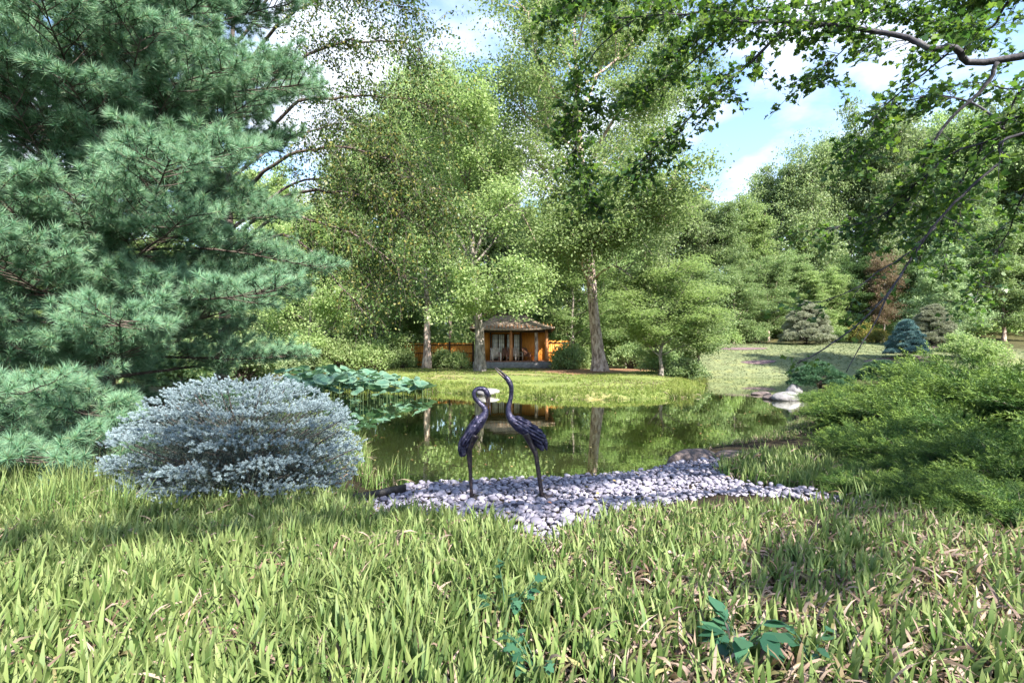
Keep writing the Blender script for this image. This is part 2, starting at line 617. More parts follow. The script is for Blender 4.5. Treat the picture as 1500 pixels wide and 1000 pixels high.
# ------------------------------------------------------------------ strap-leaved ground cover
def straps(mb, c, az, L, W, th0, kap, r, rows=4, twist=0.0):
    """Arching strap leaves: start angle th0 from the vertical, bent by kap along the length."""
    n = len(c)
    h = np.stack([np.cos(az), np.sin(az), np.zeros(n)], -1)
    sd_ = np.stack([-np.sin(az), np.cos(az), np.zeros(n)], -1)
    p = np.array(c, float)
    prof = np.interp(np.linspace(0, 1, rows + 1), [0, .35, .7, 1], [.75, 1, .72, 0])
    vs_, ts = [], []
    for k in range(rows + 1):
        u = k / rows
        tw = twist * u
        side = sd_ * np.cos(tw)[:, None] + np.array([0, 0, 1.0]) * np.sin(tw)[:, None] if np.ndim(tw) else sd_
        if k < rows:
            vs_ += [p - side * (W * prof[k] / 2)[:, None], p + side * (W * prof[k] / 2)[:, None]]
            ts += [np.full(n, u), np.full(n, u)]
        else:
            vs_ += [p.copy()]
            ts += [np.full(n, 1.0)]
        th = th0 + kap * (u + .5 / rows) ** 1.3
        p = p + (h * np.sin(th)[:, None] + np.array([0, 0, 1.0]) * np.cos(th)[:, None]) * (L / rows)[:, None]
    kk = 2 * rows + 1
    v = np.stack(vs_, 1).reshape(-1, 3)
    t = np.stack(ts, 1).reshape(-1)
    o = np.arange(n)[:, None] * kk
    q = np.concatenate([o + np.array([[2 * k, 2 * k + 1, 2 * k + 3, 2 * k + 2]]) for k in range(rows - 1)])
    tr = o + np.array([[2 * rows - 2, 2 * rows - 1, 2 * rows]])
    mb.add(v, [q, tr], t)


M['strap'] = leaf_mat('strap', [(.058, .125, .036), (.098, .18, .05), (.15, .235, .068), (.20, .26, .09), (.08, .155, .06)], .35, .5, .18,
                      tcol=(.24, .27, .11), tpow=3.0)
M['strap_dead'] = leaf_mat('strap_dead', [(.17, .11, .08), (.31, .235, .185), (.38, .30, .245), (.32, .235, .20), (.10, .065, .05), (.26, .24, .11)], .25, .7, .15, tint=(1, .9, .8))
M['bank_grass'] = leaf_mat('bank_grass', [(.09, .17, .03), (.14, .22, .045), (.21, .27, .075), (.075, .14, .03)], .4, .5, .25, tcol=(.34, .33, .10), tpow=2.5)
M['lawn_grass'] = leaf_mat('lawn_grass', [(.065, .105, .04), (.10, .14, .06), (.145, .17, .085)], .3, .5, .2)

JUN_EDGE = np.array([(1238, 736), (1262, 740), (1330, 752), (1400, 772), (1500, 790), (1700, 800)])


def strap_field(name, label, region_fn, xr, yr, dens, seed, dead_fn, h=(.15, .28), wd=(.014, .029), cat='ground cover'):
    r = rng_(seed)
    area = (xr[1] - xr[0]) * (yr[1] - yr[0])
    nc = int(area * dens)
    cx = r.uniform(xr[0], xr[1], nc); cy = r.uniform(yr[0], yr[1], nc)
    ok = region_fn(cx, cy)
    cx, cy = cx[ok], cy[ok]
    nb = 9
    n = len(cx) * nb
    px = np.repeat(cx, nb) + r.normal(0, .032, n)
    py = np.repeat(cy, nb) + r.normal(0, .032, n)
    pz = H(px, py) - .01
    azc = np.repeat(r.uniform(0, 2 * PI, len(cx)), nb)
    az = azc + r.choice([0, PI], n) + r.normal(0, .45, n)
    # a common lean towards the light
    az = np.arctan2(np.sin(az) - .25, np.cos(az) + .35)
    vig = np.repeat(r.uniform(.75, 1.2, len(cx)), nb)
    dead = dead_fn(px, py)
    isd = r.uniform(0, 1, n) < dead
    L = r.uniform(h[0], h[1], n) * vig * (1 - .22 * dead)
    W = r.uniform(wd[0], wd[1], n)
    th0 = np.abs(r.normal(.14, .15, n)); kap = r.gamma(2.0, .32, n)
    tw = r.normal(0, .5, n)
    c = np.stack([px, py, pz], -1)
    g_ = ~isd
    m1, m2 = MB(), MB()
    straps(m1, c[g_], az[g_], L[g_], W[g_], th0[g_], kap[g_], r, 4, tw[g_])
    nd_ = isd.sum()
    straps(m2, c[isd] + np.array([0, 0, .02]), az[isd], L[isd] * r.uniform(.7, 1.1, nd_), W[isd] * .85, np.abs(r.normal(.45, .4, nd_)),
           r.uniform(.9, 3.6, nd_), r, 5, r.normal(0, 2.0, nd_))
    root = m1.build(name, M['strap'])
    tag(root, label, cat, kind='stuff')
    if nd_ > 10:
        m2.build('withered_leaves', M['strap_dead'], root)
        root.children[0]['kind'] = 'stuff'
    return root


def fld(x, y, s, k):
    return .5 + .5 * np.sin(x * k + s + 1.7 * np.sin(y * k * .8 + s * 2)) * np.cos(y * k * 1.1 - s + 1.3 * np.sin(x * k * .6))


def main_region(x, y):
    d = np.maximum(y, .1)
    px = CX + x / d * F
    gy = HY + (CAMZ - H(x, y)) / d * F
    ok = (poly_sd(x, y, BED) > .03) & (np.abs(x) < 1.08 * y + 2.6)
    front = np.interp(px, [-400, 0, 150, 500, 540, 830, 1060, 1268, 1300], [700, 700, 726, 728, 735, 760, 752, 746, 700])
    ok &= gy > front
    ok &= ~((px > 1235) & (gy < np.interp(px, JUN_EDGE[:, 0], JUN_EDGE[:, 1])))
    return ok


def main_dead(x, y):
    base = .17 + .46 * sst(-.8, 2.2, x) + .12 * (1 - sst(1.8, 3.2, y)) * sst(-2, 0, x)
    return np.clip(base + .42 * (fld(x, y, .4, 2.6) - .5) + .25 * (fld(x, y, 2.4, 6.0) - .5), .02, .72)


strap_field('grass', 'dense strap-leaved green ground cover with withered tan leaves filling the near slope', main_region, (-9, 9), (.9, 6.6), 205, 11, main_dead)


def isle_region(x, y):
    d = np.maximum(y, .1)
    px = CX + x / d * F
    gy = HY + (CAMZ - H(x, y)) / d * F
    top = np.interp(px, [1060, 1110, 1180, 1240], [682, 668, 664, 672])
    bot = np.interp(px, [1050, 1075, 1130, 1200, 1260], [700, 716, 728, 738, 746])
    return (px > 1052) & (px < 1290) & (gy > top) & (gy < bot) & (poly_sd(x, y, BED) > .02)


strap_field('grass', 'small patch of yellow green strap leaves between the pebble bed and the junipers', isle_region, (2.5, 6.5), (5.0, 9.5), 110, 12,
            lambda x, y: np.clip(.22 + .4 * (fld(x, y, 1, 4) - .5), .05, .6), h=(.16, .3))


def long_region(x, y):
    d = np.maximum(y, .1)
    px = CX + x / d * F
    gy = HY + (CAMZ - H(x, y)) / d * F
    return (px > -60) & (px < 190) & (gy > 722) & (gy < 775)


strap_field('grass', 'taller arching dark green grass at the foot of the blue spruce by the pine', long_region, (-6.5, -2.5), (4.2, 6.6), 80, 13,
            lambda x, y: np.full(x.shape, .1), h=(.34, .55), wd=(.008, .014))


def bank_region(x, y):
    s = poly_sd(x, y, POND)
    return (s > -.05) & (s < 1.4) & (y > 17) & (x > -9) & (x < 12.8) & (y < 29)


strap_field('bank_grass', 'bright yellow green grass fringe along the far bank of the pond', bank_region, (-9, 13), (17, 29.5), 75, 14,
            lambda x, y: np.full(x.shape, .05), h=(.07, .18), wd=(.012, .022), cat='grass').data.materials[0] = M['bank_grass']


def turf_region(x, y):
    s = poly_sd(x, y, POND)
    return (s > .9) & (fld(x, y, 3, .9) > .42) & (poly_sd(x, y, PATH) > .3) & (x < 12 + .5 * fld(x, y, 1, 2))


strap_field('bank_turf', 'sunlit short turf on the far bank in front of the tea house', turf_region, (-9, 12.5), (20, 34.5), 34, 15,
            lambda x, y: np.clip(.1 + .5 * (fld(x, y, 2, .7) - .4), .05, .5), h=(.05, .11), wd=(.015, .03), cat='grass').data.materials[0] = M['bank_grass']


def reed_region(x, y):
    s = poly_sd(x, y, POND)
    return (s > -.12) & (s < .35) & (y > 17) & (x > -9) & (x < 12.5) & (y < 30) & (fld(x, y, 5, 1.1) > .62)


strap_field('reeds', 'uneven tufts of taller sedge at the waterline of the far bank', reed_region, (-9, 12.8), (17, 30), 45, 19,
            lambda x, y: np.full(x.shape, .15), h=(.22, .5), wd=(.012, .02), cat='reeds').data.materials[0] = M['bank_grass']


def lawn_region(x, y):
    return (poly_sd(x, y, POND) > .1) & (x > 12.6) & (y < 47) & (x < 35)


strap_field('lawn', 'mown pale green lawn rising from the far water to the wood', lawn_region, (12.5, 35), (29, 47), 15, 18,
            lambda x, y: np.clip(.12 + .4 * (fld(x, y, 1, .6) - .5), .02, .5), h=(.03, .07), wd=(.02, .035), cat='lawn').data.materials[0] = M['lawn_grass']


def left_shore(x, y):
    s = poly_sd(x, y, POND)
    px = CX + x / np.maximum(y, .1) * F
    return (s > -.12) & (s < 2.6) & (px > 380) & (px < 640) & (y > 7) & (x < -1.5)


strap_field('shore_grass', 'shaded green and straw grass on the pond edge behind the blue spruce', left_shore, (-9, -1.4), (6.8, 19), 55, 16,
            lambda x, y: np.full(x.shape, .3), h=(.2, .5), wd=(.010, .018), cat='grass')


def shore_r(x, y):
    s = poly_sd(x, y, POND)
    return (s > -.03) & (s < 1.1) & (x > 3.4) & (x < 11) & (y > 9.6) & (y < 17)


strap_field('shore_grass', 'low grey green sedge on the pond edge below the junipers', shore_r, (3, 11), (9, 17), 60, 17,
            lambda x, y: np.full(x.shape, .35), h=(.08, .2), wd=(.008, .014), cat='grass')

# ------------------------------------------------------------------ broad-leaved weeds
M['weed'] = leaf_mat('weed', [(.03, .10, .055), (.045, .13, .075), (.06, .15, .08)], .3, .4, .4)


def weed(name, pos, label, n, size, hgt, seed, shape=OVAL):
    r = rng_(seed)
    t = thing(name, label, 'weed', pos)
    ms, ml = MB(), MB()
    for k in range(n):
        az = r.uniform(0, 2 * PI); L = hgt * r.uniform(.7, 1.2)
        e = np.array([math.cos(az) * L * .55, math.sin(az) * L * .55, L])
        path = catmull([(0, 0, -.02), e * np.array([.35, .35, .6]), e], 5)
        tube(ms, path, np.linspace(.003, .0015, len(path)), 5)
        leaves(ml, [e, e * .75, e * .9], size, r, shape, .7, np.array([math.cos(az), math.sin(az), .1]), .4, .1)
    ms.build('stem', M['weed'], t)
    ml.build('foliage', M['weed'], t)


weed('broad_leaved_weed', ground_at(742, 930), 'blue green lobed weed standing among the straps, below the gap between the cranes', 6, .055, .27, 21, MAPLE)
weed('broad_leaved_weed', ground_at(790, 1012), 'blue green lobed weed at the very bottom edge of the view', 6, .05, .25, 22, MAPLE)
weed('broad_leaved_weed', ground_at(1085, 975), 'dark green weed with long broad leaves in the withered ground cover', 8, .12, .18, 23)
weed('broad_leaved_weed', ground_at(1185, 985), 'small blue green weed beside the long-leaved weed', 5, .06, .16, 24)

# ------------------------------------------------------------------ river stones
M['stone'] = solid('stone', [(.05, (.11, .105, .14)), (.3, (.165, .155, .20)), (.62, (.25, .235, .295)), (.85, (.35, .33, .385)), (.97, (.36, .27, .25))], 9, .6, .15, isl=.75, spec=.35)
M['rock_pale'] = solid('rock_pale', [(.3, (.12, .115, .12)), (.55, (.24, .23, .235)), (.75, (.36, .345, .34))], 4, .85, .7, dist=.05)
M['rock_dark'] = solid('rock_dark', [(.3, (.04, .032, .03)), (.52, (.11, .085, .08)), (.75, (.22, .18, .17))], 5, .8, .8, dist=.04)


def ico(sub):
    import bmesh
    bm = bmesh.new()
    bmesh.ops.create_icosphere(bm, subdivisions=sub, radius=1)
    v = np.array([x.co[:] for x in bm.verts]); f = np.array([[q.index for q in p.verts] for p in bm.faces])
    bm.free()
    return v, f


IV, IF = ico(2)
IV3, IF3 = ico(4)


def lump(v, r, amt, freq=1.5, n=4):
    d = np.zeros(len(v))
    for k in range(n):
        w_ = r.normal(size=3) * freq * (1.6 ** k)
        d += np.sin(v @ w_ + r.uniform(0, 6)) / (1.5 ** k)
    return v * (1 + amt * d[:, None])


r = rng_(31)
bx0, bx1 = BED[:, 0].min() - .1, BED[:, 0].max() + .1
by0, by1 = BED[:, 1].min() - .1, BED[:, 1].max() + .1
stones = []
step = .062
for layer in range(2):
    for yy in np.arange(by0, by1, step * .9):
        for xx in np.arange(bx0, bx1, step):
            stones.append((xx + r.uniform(-.03, .03), yy + r.uniform(-.03, .03), layer))
S_ = np.array(stones)
sdb = poly_sd(S_[:, 0], S_[:, 1], BED)
S_ = S_[(sdb < .03) & (r.uniform(0, 1, len(S_)) < np.where(S_[:, 2] == 0, 1.0, .33))]
sizes = r.gamma(5.5, .0054, len(S_)).clip(.014, .066)
sizes[S_[:, 2] == 0] *= .95
vis = np.where(S_[:, 2] == 1, 1.0, .55) * sizes / S_[:, 1]
order = np.argsort(-vis)
hz = H(S_[:, 0], S_[:, 1])
protos = []
for k in range(10):
    v = lump(IV, r, .05, 1.2, 3) * np.array([1, r.uniform(.62, .9), r.uniform(.38, .6)])
    mb_ = MB().add(v, IF)
    protos.append(mb_.mesh('river_stone', M['stone'], True))
first = None
rest = MB()
for idx, kk in enumerate(order):
    x, y, ly = S_[kk]
    s = sizes[kk]
    z = hz[kk] + (.012 if ly == 0 else .045) + r.uniform(-.008, .01)
    if idx < 300:
        o = bpy.data.objects.new('river_stone', protos[idx % 10])
        COL.objects.link(o)
        tag(o, 'smooth oval blue grey river stone lying loose in the pebble bed by the pond', 'stone', 'river stones of the pebble bed')
        o.location = (x, y, z)
        o.rotation_euler = (r.normal(0, .22), r.normal(0, .22), r.uniform(0, 2 * PI))
        o.scale = (s, s, s)
    else:
        v = lump(IV, r, .05, 1.2, 2) * np.array([s, s * r.uniform(.6, .9), s * r.uniform(.38, .6)])
        a = r.uniform(0, 2 * PI)
        ca_, sa_ = math.cos(a), math.sin(a)
        tl = r.normal(0, .25)
        v = v @ np.array([[1, 0, -tl], [0, 1, 0], [tl, 0, 1]]).T
        v = v @ np.array([[ca_, sa_, 0], [-sa_, ca_, 0], [0, 0, 1]])
        rest.add(v + np.array([x, y, z]), IF)
tag(rest.build('pebbles', M['stone'], None, True), 'bed of smooth blue grey river pebbles sloping into the pond', 'pebbles', kind='stuff')


def boulder(name, label, pos, size, seed, mat, rz=0.0, sink=.25, group=None, cat='boulder'):
    r = rng_(seed)
    v = lump(IV3, r, .09, 1.1, 5)
    v = v * np.array(size)
    v[:, 2] = np.maximum(v[:, 2], -size[2] * .6)
    o = MB().add(v, IF3).build(name, M[mat], None, True)
    o.location = (pos[0], pos[1], pos[2] + size[2] * (1 - 2 * sink) * .5)
    o.rotation_euler = (0, 0, rz)
    return tag(o, label, cat, group)


boulder('boulder', 'low dark brown boulder at the water edge right of the pebble bed', (2.95, 8.35, .0), (.42, .26, .27), 41, 'rock_dark', .2)
boulder('boulder', 'lumpy brown boulder joined to the dark one, on its landward side', (3.5, 8.1, .08), (.34, .28, .22), 42, 'rock_dark', -.3)
boulder('boulder', 'small pale rounded boulder topping the rock group at the juniper point', np.r_[at(1163, 580, 19.4)[:2], .22], (.36, .30, .30), 43, 'rock_pale', .4)
boulder('boulder', 'low wide pale boulder on the left of the rock group at the juniper point', np.r_[at(1150, 590, 19)[:2], .05], (.5, .36, .22), 44, 'rock_pale', .1)
boulder('boulder', 'flat pale boulder on the right of the rock group at the juniper point', np.r_[at(1183, 588, 19)[:2], .05], (.42, .34, .20), 45, 'rock_pale', -.2)
boulder('boulder', 'flat dark rock just left of the pale rock group', np.r_[at(1133, 584, 19.6)[:2], .0], (.5, .4, .14), 46, 'rock_dark', .1)
boulder('boulder', 'thin dark rock barely above the water beyond the pale rock group', np.r_[at(1115, 578, 21.4)[:2], .0], (.5, .3, .12), 47, 'rock_dark', .5)
boulder('boulder', 'flat whitish boulder lying in the water by the far bank', np.r_[at(716, 572, 21.1)[:2], .06], (.52, .34, .2), 48, 'rock_pale', .1)
boulder('boulder', 'small grey stone half hidden under the left side of the blue spruce', ground_at(218, 740) + np.array([0, .1, 0]), (.1, .08, .07), 49, 'rock_dark', .1)

# fallen leaves on the stones, the water and the soil
r = rng_(33)
fl = MB()
q = r.uniform([-2, 4.6], [6, 8.6], (420, 2))
q = q[poly_sd(q[:, 0], q[:, 1], BED) < .1][:70]
fz = H(q[:, 0], q[:, 1]) + .085
leaves(fl, np.c_[q, fz], .05, r, OVAL, .75)
q = r.uniform([-8, 8], [12, 24], (1500, 2))
q = q[poly_sd(q[:, 0], q[:, 1], POND) < -.15]
edge = np.exp(poly_sd(q[:, 0], q[:, 1], POND) / .9)
q = q[r.uniform(0, 1, len(q)) < .25 + .75 * edge][:420]
leaves(fl, np.c_[q, np.full(len(q), .006)], .055, r, OVAL, .97)
M['fallen'] = leaf_mat('fallen', [(.30, .20, .09), (.36, .27, .10), (.22, .12, .07), (.32, .30, .12), (.30, .09, .06)], .2, .7, .2)
tag(fl.build('fallen_leaves', M['fallen']), 'scattered fallen leaves on the pebbles and floating on the pond', 'fallen leaves', kind='stuff')

# pond edging
me_ = MB()
path = np.array([gpt(516, 731, .28), gpt(548, 725, .28), gpt(594, 716, .25)])
pts = np.c_[path, [.30, .29, .27]]
for a, b in ((0, 1), (1, 2)):
    bar(me_, pts[a], pts[b] + (pts[b] - pts[a]) * .0, .035, .09)
M['plastic'] = solid('plastic', [(.3, (.012, .011, .011)), (.7, (.04, .036, .034))], 12, .6, .3)
tag(me_.build('pond_edging', M['plastic']), 'black edging strip at the left end of the pebble bed', 'edging')

# ------------------------------------------------------------------ crane statues
m, nt, out = newmat('bronze')
n1 = noise(nt, 24, 5, None, .65)
col = ramp(nt, n1, [(.3, (.008, .008, .020)), (.52, (.026, .025, .060)), (.68, (.10, .085, .12)), (.8, (.20, .13, .09))])
p = nd(nt, 'BsdfPrincipled')
nt.links.new(col, p.inputs['Base Color'])
p.inputs['Metallic'].default_value = .45
p.inputs['Roughness'].default_value = .3
tc = nd(nt, 'TexCoord')
mp = nd(nt, 'Mapping'); mp.inputs['Scale'].default_value = (1, 1, 1)
nt.links.new(tc.outputs['Object'], mp.inputs['Vector'])
n2 = noise(nt, 60, 4, mp.outputs[0], .6)
bp = nd(nt, 'Bump'); bp.inputs['Strength'].default_value = .6; bp.inputs['Distance'].default_value = .008
nt.links.new(n2, bp.inputs['Height']); nt.links.new(bp.outputs[0], p.inputs['Normal'])
nt.links.new(p.outputs[0], out.inputs[0])
M['bronze'] = m
m2 = m.copy(); m2.name = 'bronze_legs'
for n_ in m2.node_tree.nodes:
    if n_.type == 'VALTORGB':
        for e, c in zip(n_.color_ramp.elements, [(.012, .010, .014), (.035, .028, .034), (.10, .065, .055), (.20, .12, .08)]):
            e.color = (*c, 1)
M['bronze_legs'] = m2

CD = 5.9
PXM = CD / F


def crane(base_px, label, body, neck, beak, legs, feathers, tail, foot_dir, rz):
    """All outlines in photograph pixels, measured from the foot of the statue, x to the right and y upwards."""
    bx, by = base_px
    gp = ground_at(bx, by)
    t = thing('crane_statue', label, 'statue', (gp[0], gp[1], gp[2] + .03), rz)
    gp[2] += .0
    s = gp[1] / F

    def P(q):
        return np.array([[(a[0] - bx) * s, 0, (by - a[1]) * s] for a in q])

    # body, neck and head: one continuous surface
    pts = np.array([a[:2] for a in body + neck])
    wd = np.array([a[2] for a in body + neck]) * s * .88
    dp = np.array([a[3] for a in body + neck]) * s * .88
    path = catmull(P(pts), 6)
    wds = np.interp(np.linspace(0, len(pts) - 1, len(path)), np.arange(len(pts)), wd)
    dps = np.interp(np.linspace(0, len(pts) - 1, len(path)), np.arange(len(pts)), dp)
    mb_ = MB()
    loft(mb_, path, wds, dps, 18)
    mb_.build('body', M['bronze'], t, True)
    for q in beak:
        mb_ = MB()
        pp = P([a[:2] for a in q])
        loft(mb_, catmull(pp, 3), np.interp(np.linspace(0, 1, 3 * (len(q) - 1) + 1), np.linspace(0, 1, len(q)), [a[2] * s for a in q]),
             np.interp(np.linspace(0, 1, 3 * (len(q) - 1) + 1), np.linspace(0, 1, len(q)), [a[2] * s for a in q]), 8)
        mb_.build('beak', M['bronze_legs'], t, True)
    for k, q in enumerate(legs):
        side = (-1, 1)[k]
        off = side * .035
        mb_ = MB()
        pp = P([a[:2] for a in q])
        pp[:, 1] = off
        path = catmull(pp, 6)
        rad = np.interp(np.linspace(0, 1, len(path)), np.linspace(0, 1, len(q)), [a[2] * s for a in q])
        tube(mb_, path, rad, 10)
        lg = mb_.build('leg', M['bronze_legs'], t, True)
        ft = MB()
        e = pp[-1]
        for da, L in ((-.6, .085), (0, .10), (.6, .085), (PI, .04)):
            dd = np.array([math.cos(da) * foot_dir, math.sin(da), 0])
            tip = e + dd * L + np.array([0, 0, -.012])
            tube(ft, [e + np.array([0, 0, .012]), e + dd * L * .5 + np.array([0, 0, .006]), tip], [.011, .009, .003], 7)
        ft.build('foot', M['bronze_legs'], lg, True)
    # overlapping feathers on both flanks
    for side in (-1, 1):
        mb_ = MB()
        for (x, y, ang, L, W, yo) in feathers:
            o = P([(x, y)])[0]
            d = np.array([math.cos(ang), 0, math.sin(ang)])
            nrm = np.array([-d[2], 0, d[0]])
            L_, W_ = L * s, W * s
            prof = [(0, .35), (.25, .85), (.6, 1.0), (.85, .65), (1, .05)]
            rows_ = []
            for u, wv in prof:
                c = o + d * L_ * u + np.array([0, side * (yo * s * (1.06 - .12 * u) + .006 + .006 * math.sin(PI * u)), 0])
                rows_ += [c + nrm * W_ * wv * .5, c + np.array([0, side * .007, 0]), c - nrm * W_ * wv * .5, c - np.array([0, side * .006, 0])]
            fcs = []
            for k in range(len(prof) - 1):
                a = 4 * k
                for j_ in range(4):
                    fcs.append((a + j_, a + (j_ + 1) % 4, a + 4 + (j_ + 1) % 4, a + 4 + j_))
            fcs += [(0, 3, 2, 1), tuple(4 * (len(prof) - 1) + j_ for j_ in range(4))]
            mb_.add(rows_, np.array(fcs))
        mb_.build('wing', M['bronze'], t, False)
    mb_ = MB()
    for k, (q, W, yo) in enumerate(tail):
        pp = P(q)
        pp[:, 1] = yo * s
        path = catmull(pp, 4)
        n_ = len(path)
        prof = np.interp(np.linspace(0, 1, n_), [0, .3, .7, 1], [.6, 1, .9, .1])
        loft(mb_, path, prof * W * s * .5, prof * .006 + .002, 8)
    mb_.build('tail', M['bronze'], t, True)
    ds = MB()
    th = np.linspace(0, 2 * PI, 24, endpoint=False)
    pr = [(0.0, .02), (.075, .02), (.09, .012), (.09, -.02)]
    vv = [(pr_ * math.cos(a), pr_ * math.sin(a) * .8, z_) for pr_, z_ in pr[1:] for a in th]
    k_ = 24
    ds.add(vv, [np.arange(k_)[None], np.array([[i_, i_ + k_, (i_ + 1) % k_ + k_, (i_ + 1) % k_] for i_ in range(k_)]),
                np.array([[i_ + k_, i_ + 2 * k_, (i_ + 1) % k_ + 2 * k_, (i_ + 1) % k_ + k_] for i_ in range(k_)])])
    ob = ds.build('base_plate', M['bronze_legs'], t, False)
    ob.location = (.03 * foot_dir, 0, -.012)
    return t


rf = rng_(51)


def flank(a, b, perp, rows, ang, L, W, depth):
    """Feather roots in rows along the line from a (shoulder) to b (rump)."""
    out_ = []
    a = np.array(a, float); b = np.array(b, float)
    pv = np.array(perp, float)
    for ri in range(rows):
        f_ = (ri / max(1, rows - 1)) * 2 - 1
        for k in range(5):
            u = (k + .5 * (ri % 2)) / 5
            q = a + (b - a) * u + pv * f_
            out_.append((q[0], q[1], ang + rf.normal(0, .06) - .05 * f_, L * rf.uniform(.85, 1.1), W, depth * (1 - .35 * f_ * f_) * (1 - .2 * abs(u - .4))))
    return out_


# left bird: neck folded over, beak pointing down
crane((690.5, 731), 'dark bronze crane statue bowing its head with a hooked neck and downward beak',
      [(678, 664, 2, 3), (680, 655, 5, 6), (685, 645, 8.5, 9), (692, 634, 11, 11), (700, 624, 11, 10.5), (707, 616, 8, 8)],
      [(711, 608, 5.6, 5.6), (709, 601, 4.6, 4.6), (702, 594, 4.0, 4.0), (696, 587, 3.7, 3.7), (694.5, 580, 3.6, 3.6), (698, 574.5, 3.6, 3.6),
       (704, 573.2, 3.7, 3.7), (710, 575, 4.4, 4.2), (713.5, 580, 4.6, 4.2), (715, 585, 3.2, 3.0)],
      [[(714.2, 582, 2.9), (716.5, 592, 1.9), (717.6, 603, 1.2), (718, 612, .4)], [(712, 582, 2.4), (713.2, 591, 1.4), (713.8, 600, .9), (714, 607, .4)]],
      [[(696, 640, 6.5), (690, 655, 4.2), (686.5, 670, 2.8), (688.2, 690, 2.2), (689.5, 712, 2.2), (690.5, 731, 2.4)],
       [(692, 642, 6), (689, 656, 4), (689.5, 672, 2.6), (690, 692, 2.1), (690.6, 712, 2.1), (691.5, 731, 2.3)]],
      flank((704, 617), (683, 648), (4.1, 3.8), 4, math.atan2(-34, -22), 15, 5.6, 7.5),
      [([(686, 640), (679, 652), (676, 668), (677, 674)], 9, 3), ([(688, 642), (681, 655), (679.5, 668), (679, 672)], 9, -3), ([(684, 640), (676.5, 650), (674.3, 662), (674.5, 668)], 8, 0),
       ([(691, 645), (685, 656), (682.5, 666), (682, 670)], 8, 1)], 1, .12)

# right bird: neck stretched up, beak open to the sky
crane((793, 729), 'taller dark bronze crane statue stretching its neck with open beak towards the sky',
      [(797, 652, 2, 3), (792, 647, 6, 6), (783, 641, 9, 9), (772, 634, 11.5, 11), (761, 627.5, 11.5, 10.5), (752, 621, 8.8, 8.4), (746.5, 615, 6.2, 6.2)],
      [(744.2, 607, 5.0, 5.0), (745, 599, 4.2, 4.2), (747.6, 589, 3.7, 3.7), (748.8, 579, 3.6, 3.6), (748.6, 571, 4.0, 3.8), (746.4, 565, 4.6, 4.2), (743, 559.5, 4.4, 3.8), (740, 556, 3.4, 3.0)],
      [[(743.5, 559, 2.6), (738, 553, 1.9), (730.5, 546.5, 1.2), (722.8, 541.5, .4)], [(741, 560, 2.4), (735.5, 555, 1.6), (729, 549.5, 1.0), (724, 543.5, .4)]],
      [[(771, 638, 6.5), (777, 652, 4.2), (784.2, 668, 2.9), (786.5, 684, 2.3), (790, 708, 2.2), (793, 729, 2.4)],
       [(775, 640, 6), (779, 653, 4), (785, 669, 2.8), (788, 686, 2.2), (791.5, 709, 2.1), (794.2, 729, 2.3)]],
      flank((753, 620), (788, 641), (-2.1, 5.2), 4, math.atan2(-19, 33), 16, 5.8, 7.7),
      [([(780, 638), (791, 646), (798, 657), (801, 664)], 9, 3), ([(778, 640), (787, 650), (794, 660), (797, 663)], 9, -3), ([(784, 637), (795, 645), (799, 654), (800.5, 660)], 8, 0),
       ([(776, 642), (783, 652), (789, 658), (792, 661)], 8, 1)], 1, -.10)

# ------------------------------------------------------------------ foliage materials
M['lf_light'] = leaf_mat('leaf_light', [(.185, .27, .105), (.265, .35, .145), (.345, .415, .20), (.21, .305, .125)], .52, .5, .2)
M['lf_mid'] = leaf_mat('leaf_mid', [(.14, .22, .095), (.21, .295, .13), (.29, .365, .17), (.165, .245, .115)], .46, .5, .2)
M['lf_dark'] = leaf_mat('leaf_dark', [(.065, .125, .05), (.095, .165, .06), (.135, .21, .075)], .4, .5, .2)
M['lf_olive'] = leaf_mat('leaf_olive', [(.155, .22, .10), (.215, .285, .14), (.285, .335, .18), (.175, .24, .125)], .46, .55, .2)
M['lf_gold'] = leaf_mat('leaf_gold', [(.12, .17, .05), (.18, .21, .055), (.26, .25, .07), (.30, .20, .07), (.09, .14, .04)], .42, .5, .2)
M['lf_red'] = leaf_mat('leaf_red', [(.20, .13, .09), (.24, .17, .12), (.16, .16, .08)], .36, .55, .2)
M['lf_birch'] = leaf_mat('leaf_birch', [(.035, .075, .022), (.055, .10, .028), (.08, .125, .035), (.20, .185, .05), (.045, .085, .024), (.06, .11, .03), (.04, .08, .022), (.07, .115, .03)], .36, .45, .3)
M['lf_maple'] = leaf_mat('leaf_maple', [(.035, .085, .032), (.06, .125, .04), (.095, .17, .055), (.15, .22, .06), (.05, .11, .045)], .48, .42, .35, tint=(1.25, 1.35, .6))
M['pine'] = leaf_mat('pine_needle', [(.06, .185, .108), (.09, .24, .14), (.145, .30, .165), (.22, .34, .15), (.07, .20, .125), (.21, .19, .09)], .2, .45, .35, tcol=(.25, .41, .27), tpow=1.5)
M['spruce'] = leaf_mat('spruce_needle', [(.07, .125, .135), (.10, .165, .185), (.14, .21, .24), (.11, .165, .17)], .05, .6, .3, tcol=(.30, .375, .42), tpow=1.1)
M['juniper'] = leaf_mat('juniper_needle', [(.016, .055, .016), (.028, .085, .024), (.045, .115, .03)], .18, .5, .25, tcol=(.26, .36, .065), tpow=2.7)
M['bluepine'] = leaf_mat('blue_pine_needle', [(.07, .15, .15), (.11, .20, .205), (.16, .26, .26)], .1, .5, .3)
M['palepine'] = leaf_mat('pale_pine_needle', [(.22, .25, .17), (.29, .31, .22), (.37, .38, .28)], .15, .5, .3)
M['cloudpine'] = leaf_mat('cloud_pine_needle', [(.035, .09, .045), (.05, .12, .055), (.075, .155, .07)], .1, .5, .3)
M['softpine'] = leaf_mat('soft_pine_needle', [(.20, .31, .15), (.27, .38, .18), (.34, .43, .22)], .2, .5, .3)


